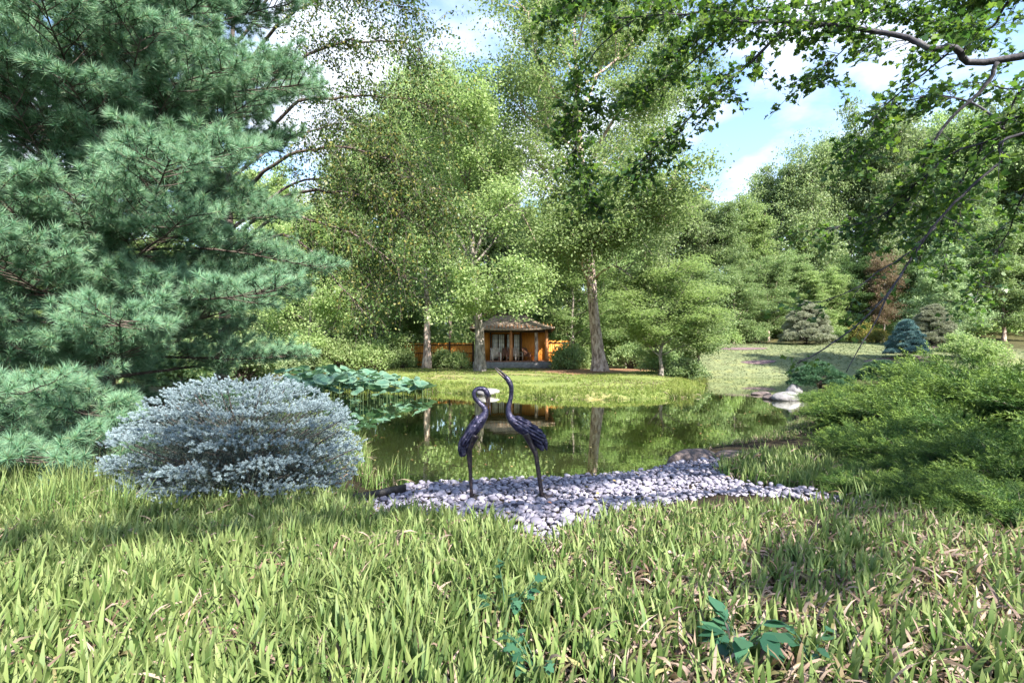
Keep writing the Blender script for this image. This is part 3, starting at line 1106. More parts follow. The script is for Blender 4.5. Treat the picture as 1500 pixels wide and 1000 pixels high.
def wander(r, p, d, L, n, up=0.0, wob=.12, grav=0.0):
    """Wobbly limb of length L from p in direction d; up > 0 turns it upwards, grav > 0 lets the end hang."""
    d = norm(np.asarray(d, float))
    pts = [np.asarray(p, float)]
    st = L / n
    for k in range(n):
        d = norm(d + r.normal(0, wob, 3) + np.array([0, 0, up / n - grav * (k / n) / n]))
        pts.append(pts[-1] + d * st)
    return np.array(pts)


def clump(mb, r, c, n, rad, size, shape, up=.5, flat=.6, t=None):
    c = np.asarray(c, float)
    q = r.normal(size=(n, 3)) * np.array([rad, rad, rad * flat]) * .62
    leaves(mb, c + q, size, r, shape, up, t=t)


def make_tree(r, h, cr, base, trunk_r, nl, leaf, mat, bark, nleaf=110, crad=.8, profile='round', lean=(0, 0), sub=5, up=.5, shape=RHOMB, flat=.6, wig=.05,
              parent=None, inner=.5, trunk_top=.88, bare=0):
    """Trunk with limbs and a crown of leaf clumps carried on the limbs; z = 0 at the foot."""
    mt, mc = MB(), MB()
    nT = 9
    tp = [np.zeros(3)]
    for k in range(1, nT + 1):
        z = h * trunk_top * k / nT
        tp.append(np.array([lean[0] * z + r.normal(0, wig), lean[1] * z + r.normal(0, wig), z]))
    tp = catmull(tp, 3)
    u = np.linspace(0, 1, len(tp))
    rad = trunk_r * (1 - .86 * u) * (1 + .55 * np.exp(-tp[:, 2] / (trunk_r * 2.2)))
    tp[0, 2] = -.3
    tube(mt, tp, rad, 12)
    ga = r.uniform(0, 6)
    for k in range(nl):
        f_ = (k + r.uniform(.1, .9)) / nl
        z = base + (h * trunk_top - base) * f_
        o = np.array([np.interp(z, tp[:, 2], tp[:, i_]) for i_ in range(3)])
        tr_ = np.interp(z, tp[:, 2], rad)
        ga += 2.4 + r.normal(0, .3)
        zz_ = (z - base) / (h - base)
        if profile == 'round':
            L = cr * (.55 + .45 * math.sin(PI * min(1, zz_ * .95 + .12)))
        elif profile == 'cone':
            L = cr * (1.0 - .88 * zz_)
        elif profile == 'vase':
            L = cr * (.45 + .6 * zz_)
        else:
            L = cr * (.7 + .3 * math.sin(PI * zz_))
        L *= r.uniform(.8, 1.15)
        el = {'cone': .05, 'vase': .95}.get(profile, .35 + .65 * zz_)
        d = np.array([math.cos(ga) * math.cos(el), math.sin(ga) * math.cos(el), math.sin(el)])
        lp = wander(r, o, d, L, 6, .35, .13)
        tube(mt, lp, np.linspace(max(.018, tr_ * .42), .012, len(lp)), 6)
        for s in range(sub):
            uu = r.uniform(.3, 1.0) if s else 1.0
            q = lp[min(6, int(uu * 6))]
            dd = norm(d + r.normal(0, .75, 3) * np.array([1, 1, .6]))
            sp_ = wander(r, q, dd, L * r.uniform(.2, .42), 3, .2, .2)
            tube(mt, sp_, np.linspace(max(.012, tr_ * .14), .006, len(sp_)), 4)
            if s < bare:
                continue
            clump(mc, r, sp_[-1], int(nleaf * r.uniform(.6, 1.3)), crad * r.uniform(.7, 1.25), leaf, shape, up, flat)
            if r.uniform() < inner:
                clump(mc, r, sp_[1], int(nleaf * .5), crad * .8, leaf, shape, up, flat)
    if profile != 'cone':
        clump(mc, r, tp[-1] + np.array([0, 0, .3]), nleaf, crad, leaf, shape, up, flat)
    else:
        clump(mc, r, tp[-1], nleaf // 2, crad * .5, leaf, shape, up, 1.2)
    return mt, mc


def plant_tree(name, label, cat, pos, args, mat, bark, group=None, rz=0.0):
    t = thing(name, label, cat, pos, rz, group)
    mt, mc = make_tree(**args, mat=None, bark=None)
    mt.build('trunk', M[bark], t, True)
    mc.build('crown', M[mat], t)
    return t


# ------------------------------------------------------------------ trees on the far bank
# trunk in front of the tea house, forking high up, fine pale leaves
def hero_tree(name, label, foot_px, foot_d, trunk_px, trunk_w, limbs, mat, bark, seed, leaf, nleaf, crad, extra, bark2=None, shape=OVAL, flat=.55):
    """Trunk and main limbs follow outlines given as pixels with a depth offset; foliage grows on twigs of the limbs."""
    r = rng_(seed)
    foot = on(foot_px, foot_d)
    t = thing(name, label, 'tree', foot)
    mt, mc = MB(), MB()

    def P(px, py, dd=0.0):
        return at(px, py, foot_d + dd) - foot

    tp = catmull([P(*q) for q in trunk_px], 4)
    tp[0, 2] = -.3
    rw = np.interp(np.linspace(0, 1, len(tp)), np.linspace(0, 1, len(trunk_w)), trunk_w) / 2 * foot_d / F
    rw = rw * (1 + .35 * np.exp(-np.clip(tp[:, 2], 0, 9) / .5))
    tube(mt, tp, rw, 14)
    tips = []
    for q, w0, leafy in limbs:
        lp = catmull([P(*a) for a in q], 4)
        lp = lp + np.cumsum(r.normal(0, .035, lp.shape), 0)
        n = len(lp)
        L = np.linalg.norm(np.diff(lp, axis=0), axis=1).sum()
        tube(mt, lp, np.linspace(w0 / 2 * foot_d / F, .02, n), 7)
        for k in range(int(L * 3.4)):
            u = r.uniform(.3, 1)
            o = lp[min(n - 1, int(u * n))]
            d = norm(lp[min(n - 1, int(u * n) + 1 if int(u * n) + 1 < n else n - 1)] - lp[max(0, min(n - 2, int(u * n) - 1))])
            dd = norm(d * .5 + norm(r.normal(size=3)) * np.array([1, 1.0, .7]))
            sp_ = wander(r, o, dd, r.uniform(.8, 2.3) * extra, 4, .25, .2)
            tube(mt, sp_, np.linspace(.03, .008, len(sp_)), 4)
            if r.uniform() < leafy:
                clump(mc, r, sp_[-1], int(nleaf * r.uniform(.5, 1.4)), crad * r.uniform(.7, 1.3), leaf, shape, .45, flat)
                clump(mc, r, sp_[2], int(nleaf * .5 * r.uniform(.3, 1.4)), crad * .8, leaf, shape, .45, flat)
    mt.build('trunk', M[bark], t, True)
    mc.build('crown', M[mat], t)
    return t


hero_tree('broadleaf_tree', 'tall fine-leaved tree with a dark forking trunk just left of the tea house', 703, 31.0,
          [(703, 542), (703, 515), (702, 480), (697, 440), (692, 390), (690, 330), (684, 270)], [17, 15, 13, 11, 9, 7, 5],
          [([(694, 400), (672, 350), (650, 300), (628, 230), (610, 160)], 6, .95), ([(691, 380), (708, 330), (722, 280), (735, 215), (742, 160)], 5, .9),
           ([(690, 330), (682, 250), (676, 180), (668, 120)], 5, .9), ([(694, 410, 0), (664, 385, -2), (632, 370, -3), (606, 366, -4)], 4, .9),
           ([(692, 390, 0), (725, 355, 2), (748, 322, 3), (772, 308, 3)], 4, .35), ([(690, 345, 0), (715, 320, -3), (745, 300, -5)], 3, .5),
           ([(689, 320, 0), (650, 270, 3), (620, 250, 5), (585, 240, 6)], 4, .9), ([(688, 300, 0), (716, 250, 3), (752, 225, 6)], 4, .8),
           ([(700, 470, 0), (722, 448, -2), (742, 436, -3), (760, 428, -4)], 3, .8), ([(700, 465, 0), (682, 445, -2), (660, 440, -3)], 3, .9),
           ([(686, 280, 0), (690, 220, -3), (700, 160, -5)], 4, .9), ([(686, 280, 0), (660, 210, -4), (640, 150, -5)], 4, .85)],
          'lf_light', 'bark_grey', 101, .15, 270, .85, 1.05)

hero_tree('broadleaf_tree', 'tallest airy tree on a pale mottled leaning trunk right of the tea house', 878, 32.0,
          [(879, 545), (876, 515), (871, 470), (867, 420), (863, 360), (858, 290), (850, 210), (845, 120), (842, 40)], [23, 18, 15, 14, 12, 10, 8, 6, 4],
          [([(863, 380, 0), (840, 330, -2), (812, 280, -3), (790, 240, -3)], 5, .8), ([(860, 330, 0), (900, 280, 2), (940, 240, 4), (975, 200, 4)], 6, .9),
           ([(858, 290, 0), (820, 220, 3), (790, 160, 4), (775, 100, 4)], 6, .9), ([(855, 260, 0), (890, 190, -3), (930, 130, -5), (960, 80, -5)], 6, .9),
           ([(850, 210, 0), (815, 140, -3), (785, 80, -5), (770, 20, -6)], 5, .9), ([(848, 170, 0), (880, 100, 3), (905, 40, 4), (930, -30, 4)], 5, .9),
           ([(845, 120, 0), (820, 60, 2), (800, 0, 3), (790, -60, 3)], 4, .9), ([(843, 80, 0), (860, 20, -2), (875, -50, -3)], 4, .9),
           ([(866, 410, 0), (895, 390, -2), (918, 400, -3), (935, 420, -3)], 4, .12), ([(865, 400, 0), (838, 372, -2), (812, 362, -3), (790, 360, -4)], 4, .85),
           ([(864, 385, 0), (888, 350, -3), (920, 330, -4), (955, 320, -5)], 4, .7), ([(860, 320, 0), (905, 300, -4), (960, 285, -6), (1010, 270, -6)], 4, .75),
           ([(857, 280, 0), (900, 220, 5), (950, 165, 6), (1000, 120, 6)], 4, .85), ([(842, 40, 0), (840, -40, 0), (850, -110, 0)], 4, .9),
           ([(867, 425, 0), (852, 392, -2.5), (858, 362, -4), (878, 348, -5)], 3, 1.0), ([(864, 380, 0), (885, 352, -3), (872, 330, -4.5), (850, 322, -5)], 3, 1.0),
           ([(861, 330, 0), (842, 300, -3), (858, 270, -4.5), (876, 258, -5)], 3, 1.0),
           ([(852, 230, 0), (810, 190, 0), (770, 170, -2), (735, 120, -3)], 4, .55), ([(846, 130, 0), (900, 90, 1), (950, 30, 2), (990, -20, 2)], 4, .9)],
          'lf_light', 'bark_pale', 102, .155, 230, .95, 1.15)

plant_tree('broadleaf_tree', 'mid green tree with a pale trunk against the orange fence', 'tree', on(625, 35.5),
           dict(r=rng_(103), h=14, cr=3.6, base=3.3, trunk_r=.27, nl=20, leaf=.15, nleaf=190, crad=.8, profile='tall', sub=6), 'lf_mid', 'bark_pale')
plant_tree('broadleaf_tree', 'low layered bright green tree overhanging the bank right of the leaning trunk', 'tree', on(968, 27.5),
           dict(r=rng_(104), h=5.6, cr=3.0, base=.7, trunk_r=.11, nl=20, leaf=.13, nleaf=260, crad=.62, profile='round', sub=7, flat=.28, up=.7, trunk_top=.75), 'lf_light', 'bark_grey')
plant_tree('broadleaf_tree', 'mid green layered tree spreading over the right side of the tea house roof', 'tree', on(838, 38.5),
           dict(r=rng_(105), h=9.6, cr=3.4, base=1.2, trunk_r=.14, nl=24, leaf=.16, nleaf=230, crad=.75, profile='round', sub=6, flat=.32, up=.7), 'lf_mid', 'bark_grey')
plant_tree('broadleaf_tree', 'bushy tree leaning over the water at the inlet beside the lawn', 'tree', on(1022, 33.5),
           dict(r=rng_(106), h=6.2, cr=2.4, base=.8, trunk_r=.12, nl=18, leaf=.14, nleaf=200, crad=.6, sub=6, flat=.5), 'lf_mid', 'bark_grey')
plant_tree('broadleaf_tree', 'pale green tree close behind the lotus bed', 'tree', on(455, 31),
           dict(r=rng_(107), h=8.4, cr=3.3, base=.9, trunk_r=.13, nl=20, leaf=.15, nleaf=210, crad=.75, sub=6, flat=.5), 'lf_light', 'bark_grey')
plant_tree('broadleaf_tree', 'round-headed bright tree between the lotus bed and the orange fence', 'tree', on(548, 37),
           dict(r=rng_(108), h=10, cr=3.2, base=1.0, trunk_r=.14, nl=22, leaf=.16, nleaf=200, crad=.8, sub=6, flat=.5), 'lf_light', 'bark_grey')

# ------------------------------------------------------------------ woodland behind: four kinds, copied
protos_ = {}


def proto(key, seed, **kw):
    r = rng_(seed)
    mt, mc = make_tree(r=r, mat=None, bark=None, **kw)
    protos_[key] = (mt, mc, [None])


proto('broad', 201, h=10, cr=3.6, base=1.2, trunk_r=.16, nl=36, leaf=.175, nleaf=165, crad=.62, flat=.36, profile='round', sub=8)
proto('loose', 202, h=10, cr=3.0, base=1.8, trunk_r=.15, nl=32, leaf=.16, nleaf=115, crad=.66, profile='tall', sub=8, flat=.45)
proto('oval', 203, h=10, cr=2.6, base=.9, trunk_r=.15, nl=38, leaf=.17, nleaf=150, crad=.56, flat=.38, profile='tall', sub=8)
proto('vase', 204, h=10, cr=3.6, base=2.0, trunk_r=.16, nl=30, leaf=.17, nleaf=180, crad=.7, flat=.36, profile='vase', sub=7)
pm = {}


def wood(key, mat, px, d, top, wpx, label, bark='bark_grey', rz=0.0, cat='tree', name='woodland_tree', group='trees of the wood behind the pond'):
    p = on(px, d)
    hgt = CAMZ - (top - HY) / F * d - p[2]
    kk = (key, mat, bark)
    if kk not in pm:
        mt, mc, _ = protos_[key]
        pm[kk] = (mt.mesh('trunk', M[bark], True), mc.mesh('crown', M[mat]))
    a, b = pm[kk]
    t = thing(name, label, cat, p, rz, group)
    width = {'broad': 8.0, 'loose': 6.8, 'oval': 6.2, 'vase': 7.4}[key]
    sx = wpx / F * d / width
    t.scale = (sx, sx, hgt / 10.5)
    for nm, me in (('trunk', a), ('crown', b)):
        o = bpy.data.objects.new(nm, me)
        COL.objects.link(o)
        o.parent = t
    return t


WOOD = [
    ('broad', 'lf_light', 20, 40, 340, 130, 'yellow green tree seen through the lowest gaps of the pine, at the left edge'),
    ('loose', 'lf_olive', 110, 46, 300, 120, 'olive tree seen through gaps of the pine left of its trunk'),
    ('broad', 'lf_light', 215, 42, 350, 130, 'yellow green tree seen through the pine right of its trunk'),
    ('oval', 'lf_mid', 310, 46, 262, 120, 'green tree behind the right side of the pine crown'),
    ('broad', 'lf_light', 390, 43, 262, 130, 'bright rounded tree just right of the pine, behind the birch sprays'),
    ('loose', 'lf_olive', 450, 48, 300, 110, 'grey olive tree in the wood above the lotus bed'),
    ('loose', 'lf_light', 505, 50, 215, 115, 'narrow pale tree behind the hanging birch sprays'),
    ('loose', 'lf_light', 560, 46, 160, 140, 'tall pale green tree behind the hanging birch sprays, nearer the fence'),
    ('loose', 'lf_light', 612, 54, 120, 150, 'yellowing tall tree behind the pale-trunked tree at the fence'),
    ('loose', 'lf_light', 660, 50, 130, 140, 'green tree filling the gap behind the forking trunk'),
    ('oval', 'lf_olive', 715, 52, 200, 115, 'olive tree rising behind the tea house roof'),
    ('broad', 'lf_light', 760, 50, 310, 110, 'sunlit tree above the ridge of the tea house'),
    ('broad', 'lf_light', 815, 52, 305, 105, 'pale tree under the patch of sky left of the leaning trunk'),
    ('oval', 'lf_mid', 895, 50, 300, 100, 'shaded green tree behind the leaning pale trunk'),
    ('loose', 'lf_olive', 945, 54, 290, 110, 'loose olive tree right of the leaning pale trunk'),
    ('broad', 'lf_olive', 1000, 58, 285, 125, 'wide grey green tree under the right-hand cloud gap'),
    ('broad', 'lf_mid', 1052, 56, 310, 105, 'rounded tree in the notch below the cloud gap'),
    ('oval', 'lf_light', 1095, 60, 300, 95, 'slim yellow green tree in the notch of the treeline'),
    ('broad', 'lf_olive', 1140, 66, 258, 120, 'grey green tree on the rising treeline right of the notch'),
    ('loose', 'lf_olive', 1190, 64, 225, 115, 'loose tall tree on the skyline behind the lawn'),
    ('broad', 'lf_mid', 1245, 66, 205, 130, 'broad green tree highest on the skyline behind the lawn'),
    ('vase', 'lf_olive', 1300, 62, 195, 120, 'spreading olive tree behind the drooping bare maple shoots'),
    ('broad', 'lf_light', 1350, 66, 190, 130, 'pale broad tree behind the maple foliage'),
    ('oval', 'lf_mid', 1410, 60, 185, 110, 'tall green tree behind the pale conifer'),
    ('broad', 'lf_olive', 1470, 64, 165, 130, 'olive tree on the skyline at the right edge'),
    ('broad', 'lf_mid', 1545, 58, 170, 140, 'green tree cut by the right edge'),
    # front row along the edge of the wood
    ('broad', 'lf_mid', 1075, 49, 400, 90, 'dense green tree at the wood edge left of the lawn'),
    ('broad', 'lf_mid', 1125, 51, 385, 85, 'rounded shaded tree at the wood edge behind the lawn'),
    ('oval', 'lf_mid', 1165, 53, 375, 70, 'upright green tree at the wood edge above the grey mounded pine'),
    ('broad', 'lf_light', 1205, 51, 400, 80, 'light green tree at the wood edge right of the grey mounded pine'),
    ('broad', 'lf_dark', 1250, 52, 385, 80, 'dark green tree at the wood edge in the middle of the lawn'),
    ('loose', 'lf_red', 1295, 50, 378, 62, 'reddish brown leaved tree at the wood edge'),
    ('broad', 'lf_dark', 1338, 50, 395, 75, 'dark tree between the reddish tree and the pale conifer'),
    ('broad', 'lf_mid', 1470, 47, 330, 120, 'big green tree on the right behind the pale conifer and junipers'),
    ('broad', 'lf_olive', 1565, 46, 290, 150, 'grey green leafy tree at the right edge beyond the junipers'),
    ('broad', 'lf_mid', 1735, 22.5, 40, 300, 'large tree beyond the right edge that shades the near part of the lawn'),
    ('oval', 'lf_mid', 790, 44, 405, 75, 'shaded narrow tree behind the right roof corner of the tea house'),
    ('broad', 'lf_light', 915, 42, 415, 95, 'low leafy tree right of the leaning pale trunk'),
    ('broad', 'lf_light', 600, 42.5, 400, 100, 'low light green tree behind the orange fence'),
    ('broad', 'lf_olive', 405, 37, 425, 95, 'low olive tree right behind the blue spruce and pine'),
    ('loose', 'lf_mid', 500, 40, 400, 85, 'mid green tree over the middle of the lotus bed'),
]
rw_ = random.Random(4)
for key, mat, px, d, top, wpx, label in WOOD:
    wood(key, mat, px, d, top, wpx, label, rz=rw_.uniform(0, 6.28), bark='bark_pale' if rw_.random() < .4 else 'bark_grey')

# far wood that reads as one mass
r = rng_(210)
mf = MB()
for k in range(1700):
    a = r.uniform(-1.15, 1.05)
    d = r.uniform(76, 100)
    x = d * math.tan(a) if abs(a) < 1.2 else 0
    px = CX + F * math.tan(a)
    top = np.interp(px, [-500, 100, 400, 480, 560, 680, 780, 860, 1000, 1080, 1150, 1250, 1500, 2000], [330, 350, 360, 345, 285, 250, 335, 320, 310, 318, 280, 235, 200, 180])
    z0 = Hs(x, d)
    zt = CAMZ - (top - HY) / F * d
    z = z0 + (zt - z0) * r.uniform(.0, 1) ** 1.1
    clump(mf, r, (x, d, z), 60, 2.6, .8, RHOMB, .4, .8)
un = MB()
for k in range(1300):
    px = r.uniform(-250, 1750)
    d = r.uniform(41.5, 62) if px < 985 else r.uniform(53, 66)
    x = (px - CX) / F * d
    clump(un, r, (x, d, Hs(x, d) + r.uniform(0, 4.2)), 70, 1.5, .42, RHOMB, .4, .8)
tag(un.build('undergrowth', M['lf_light']), 'tangled green undergrowth between the trunks of the wood', 'undergrowth', kind='stuff')
tag(mf.build('distant_woods', M['lf_light']), 'distant wooded slope closing the view behind every tree', 'woods', kind='stuff')

# ------------------------------------------------------------------ shrubs
def shrub_mesh(seed, n=42, nleaf=120, leaf=.09, flat=.8):
    r = rng_(seed)
    ms, mc = MB(), MB()
    for k in range(n):
        a = r.uniform(0, 2 * PI); e = r.uniform(.05, 1.45)
        d = np.array([math.cos(a) * math.cos(e), math.sin(a) * math.cos(e), math.sin(e)])
        L = r.uniform(.55, 1.0)
        pth = wander(r, (0, 0, -.05), norm(d + np.array([0, 0, .35])), L, 4, -.1, .12)
        pth = pth * 1.0
        tube(ms, pth, np.linspace(.022, .006, len(pth)), 4)
        clump(mc, r, d * L * .95 + np.array([0, 0, .05]), nleaf, .22, leaf, OVAL, .4, flat)
    return ms, mc


SHR = [shrub_mesh(301), shrub_mesh(302, 36, 150), shrub_mesh(303, 50, 100, .08)]
shm = {}


def shrub(v, mat, px, d, w_, h_, label, name='garden_shrub', group=None, pos=None, rz=None):
    p = on(px, d) if pos is None else pos
    kk = (v, mat)
    if kk not in shm:
        shm[kk] = (SHR[v][0].mesh('stem', M['twig'], True), SHR[v][1].mesh('foliage', M[mat]))
    t = thing(name, label, 'shrub', p, px * .37 if rz is None else rz, group)
    t.scale = (w_ / 2.2, w_ / 2.2, h_ / 1.15)
    for nm, me in zip(('stem', 'foliage'), shm[kk]):
        o = bpy.data.objects.new(nm, me)
        COL.objects.link(o)
        o.parent = t
    return t


for v, mat, px, d, w_, h_, label in [
    (0, 'lf_light', 1010, 47, 3.4, 2.8, 'yellow green shrub where the lawn meets the wood on the left'),
    (1, 'lf_light', 1062, 48, 3.6, 2.4, 'rounded lime shrub along the left part of the lawn edge'),
    (2, 'lf_mid', 1108, 49, 3.2, 1.8, 'low green shrub along the lawn edge left of the grey mounded pine'),
    (0, 'lf_light', 1228, 49, 2.8, 1.7, 'small lime shrub right of the grey mounded pine'),
    (1, 'lf_gold', 1262, 48, 3.0, 1.9, 'golden yellow shrub at the back of the lawn'),
    (2, 'lf_gold', 1285, 46, 2.2, 1.3, 'small orange tinted shrub at the back of the lawn'),
    (0, 'lf_light', 1432, 33, 3.8, 1.5, 'bright green low shrub above the juniper mass on the right'),
    (1, 'lf_light', 1405, 36, 2.6, 1.4, 'small rounded lime shrub right of the blue dwarf pine'),
    (0, 'lf_mid', 832, 34.6, 3.0, 2.0, 'dense green shrub beside the right corner of the tea house'),
    (1, 'lf_light', 848, 35.6, 2.4, 1.7, 'light shrub just left of the leaning pale trunk'),
    (2, 'lf_mid', 925, 35.5, 3.2, 1.9, 'green undergrowth shrub right of the leaning pale trunk'),
    (2, 'lf_mid', 975, 30.5, 3.2, 1.5, 'low green shrub under the layered tree on the bank'),
    (0, 'lf_mid', 1005, 27.6, 2.6, 1.3, 'leafy shrub on the corner of the bank at the inlet'),
    (0, 'lf_light', 648, 37.2, 3.0, 1.5, 'green shrub in front of the orange fence'),
    (1, 'lf_light', 672, 36.6, 2.4, 1.3, 'yellowish shrub at the right end of the orange fence'),
    (1, 'lf_light', 590, 36.0, 2.6, 1.6, 'pale shrub at the left end of the orange fence'),
    (2, 'lf_light', 540, 31.5, 4.0, 2.0, 'spreading light green shrub behind the lotus'),
    (0, 'lf_light', 492, 31.0, 3.4, 2.2, 'airy pale shrub behind the middle of the lotus'),
    (1, 'lf_olive', 440, 29.5, 3.0, 1.8, 'straw tinted shrub behind the left end of the lotus'),
    (0, 'lf_light', 400, 30.0, 3.8, 2.4, 'sunlit shrub seen between the pine and the lotus'),
    (2, 'lf_light', 330, 31.0, 4.2, 2.2, 'bright undergrowth shrub seen below the pine on its right'),
    (1, 'lf_light', 60, 33.0, 4.6, 2.6, 'bright undergrowth shrub seen below the pine on its left'),
    (0, 'lf_mid', 25, 21.0, 5.0, 2.0, 'green bush under the lowest pine boughs at the left edge'),
    (2, 'lf_light', 130, 22.5, 5.0, 2.2, 'light bush under the pine boughs between the left edge and the trunk'),
    (1, 'lf_mid', 265, 21.0, 5.0, 2.0, 'green bush between the pine trunk and the blue spruce'),
    (0, 'lf_olive', 355, 23.0, 4.2, 2.1, 'olive bush above the top of the blue spruce'),
    (0, 'lf_light', 190, 33.0, 4.6, 2.6, 'bright undergrowth shrub seen behind the pine trunk'),
]:
    shrub(v, mat, px, d, w_, h_, label)

# ------------------------------------------------------------------ white pine on the left
def white_pine():
    r = rng_(401)
    pos = np.array([-6.6, 8.2, 0]); pos[2] = Hs(pos[0], pos[1])
    t = thing('white_pine', 'large blue green white pine with long soft needles filling the left of the view', 'tree', pos)
    mt, mb_, mn = MB(), MB(), MB()
    Ht = 13.0
    tp = catmull([(0, 0, -.3), (.05, 0, 2), (-.06, .05, 5), (.05, 0, 8.5), (0, 0, Ht)], 6)
    tube(mt, tp, np.interp(tp[:, 2], [-.3, .3, 2, Ht], [.24, .19, .16, .02]), 12)
    org, dirs, dn = [], [], []

    def twig(o, d, L, lvl):
        pth = wander(r, o, d, L, 5, .25 if lvl else .12, .10)
        tube(mb_, pth, np.linspace(.009 if lvl == 0 else .005, .003, len(pth)), 4, False)
        if lvl < 1:
            for u in np.linspace(.3, .95, max(2, int(L / .095))):
                k = min(4, int(u * 5))
                q = pth[k] + (pth[k + 1] - pth[k]) * (u * 5 - k)
                tdir = norm(pth[k + 1] - pth[k])
                sidev = norm(np.cross(tdir, [0, 0, 1])) * r.choice([-1, 1])
                twig(q, norm(tdir * .75 + sidev * .75 + np.array([0, 0, r.uniform(-.02, .5)])), L * r.uniform(.25, .48) * (1.15 - .6 * u), 1)
        n_ = max(1, int(min(.34, L * .65) / .055))
        for k in range(n_):
            f_ = 1 - k * .055 / L
            i_ = min(4, int(f_ * 5)) if f_ < 1 else 4
            q = pth[i_] + (pth[i_ + 1] - pth[i_]) * (f_ * 5 - i_)
            org.append(q); dirs.append(norm(pth[i_ + 1] - pth[i_])); dn.append(1.0 if k == 0 else .22)

    z = .38
    while z < Ht - .6:
        nb_ = r.integers(6, 9)
        a0 = r.uniform(0, 2 * PI)
        Lz = np.interp(z, [0, 1.2, 4, 7, 10, Ht], [2.9, 3.25, 3.35, 3.05, 2.1, .5])
        for k in range(nb_):
            a = a0 + 2 * PI * k / nb_ + r.normal(0, .15)
            if z < 1.75 and math.cos(a - math.atan2(-2.2, 3.2)) > .55:
                continue
            L = Lz * r.uniform(.78, 1.1)
            el = np.interp(z, [0, 3, 8, Ht], [-.12, .10, .3, .7]) + r.normal(0, .06)
            d = np.array([math.cos(a) * math.cos(el), math.sin(a) * math.cos(el), math.sin(el)])
            pth = wander(r, (0, 0, z + r.normal(0, .06)), d, L, 8, .12, .06)
            tube(mb_, pth, np.linspace(.034 * (1 - z / Ht * .6), .006, len(pth)), 6, False)
            nt_ = int(L / .125)
            for m_ in range(nt_):
                u = .28 + .72 * (m_ + r.uniform(0, 1)) / nt_
                i_ = min(7, int(u * 8))
                q = pth[i_] + (pth[i_ + 1] - pth[i_]) * (u * 8 - i_)
                td = norm(pth[i_ + 1] - pth[i_])
                sd_ = norm(np.cross(td, [0, 0, 1])) * (1 if m_ % 2 else -1)
                twig(q, norm(td * .7 + sd_ * .8 + np.array([0, 0, r.uniform(-.1, .4)])), np.interp(u, [.2, .5, 1], [.5, .85, .45]) * r.uniform(.7, 1.15) * min(1, L / 2.4), 0)
            twig(pth[-2], norm(pth[-1] - pth[-2]), .5, 0)
        z += r.uniform(.36, .50) * np.interp(z, [0, 8, Ht], [1, .95, .8])
    extra = []
    for k in range(26):
        z0 = r.uniform(1.3, 7.2)
        a = math.atan2(-8.2, 6.35) + r.normal(0, .42)
        L = r.uniform(1.2, 2.7)
        if z0 < 2.2:
            L = min(L, 1.5)
        extra.append((pos[0] + L * math.cos(a), pos[1] + L * math.sin(a), pos[2] + z0 + L * r.uniform(-.02, .22), z0))
    for k in range(16):
        z0 = r.uniform(3.2, 7.5)
        a = r.uniform(2.2, 4.6)
        L = r.uniform(2.0, 3.4)
        extra.append((pos[0] + L * math.cos(a), pos[1] + L * math.sin(a), pos[2] + z0 + L * r.uniform(.0, .22), z0))
    for tx, ty, tz, z0 in extra + list(((-4.9, 5.3, .75, .5), (-5.5, 5.0, .62, .42), (-5.05, 6.1, 1.15, .9), (-5.9, 5.3, 1.0, .8), (-4.75, 5.9, .5, .35), (-5.3, 5.5, 1.45, 1.3), (-6.6, 5.2, .9, .7))):
        e = np.array([tx, ty, tz]) - pos
        pth = catmull([np.array([0, 0, z0]), e * np.array([.5, .5, 0]) + np.array([0, 0, z0 * .6 + e[2] * .3]), e], 4)
        pth = pth[np.linspace(0, len(pth) - 1, 9).round().astype(int)]
        tube(mb_, pth, np.linspace(.03, .007, 9), 6, False)
        for m_ in range(24):
            u = .35 + .65 * (m_ + r.uniform()) / 24
            i_ = min(7, int(u * 8))
            q = pth[i_] + (pth[i_ + 1] - pth[i_]) * (u * 8 - i_)
            td = norm(pth[i_ + 1] - pth[i_])
            sd_ = norm(np.cross(td, [0, 0, 1])) * (1 if m_ % 2 else -1)
            twig(q, norm(td * .7 + sd_ * .8 + np.array([0, 0, r.uniform(-.1, .4)])), .6 * r.uniform(.7, 1.15), 0)
    O = np.array(org); D = np.array(dirs); W_ = np.array(dn)
    # needles: wide brushes at the shoot ends, denser towards the tip
    for rep in range(62):
        keep = r.uniform(0, 1, len(O)) < W_
        o = O[keep] - D[keep] * r.uniform(0, .06, (keep.sum(), 1))
        q = r.normal(size=o.shape)
        q = norm(q - D[keep] * (q * D[keep]).sum(1, keepdims=True))
        an = r.uniform(.2, 1.45, len(o))[:, None]
        d = D[keep] * np.cos(an) + q * np.sin(an) + np.array([0, 0, .05])
        blades(mn, o, d, r.uniform(.095, .15, len(o)), .0056, r)
    print('pine tufts', len(O))
    mt.build('trunk', M['bark_pine'], t, True)
    mb_.build('branches', M['bark_pine'], t, True)
    mn.build('needles', M['pine'], t)


white_pine()

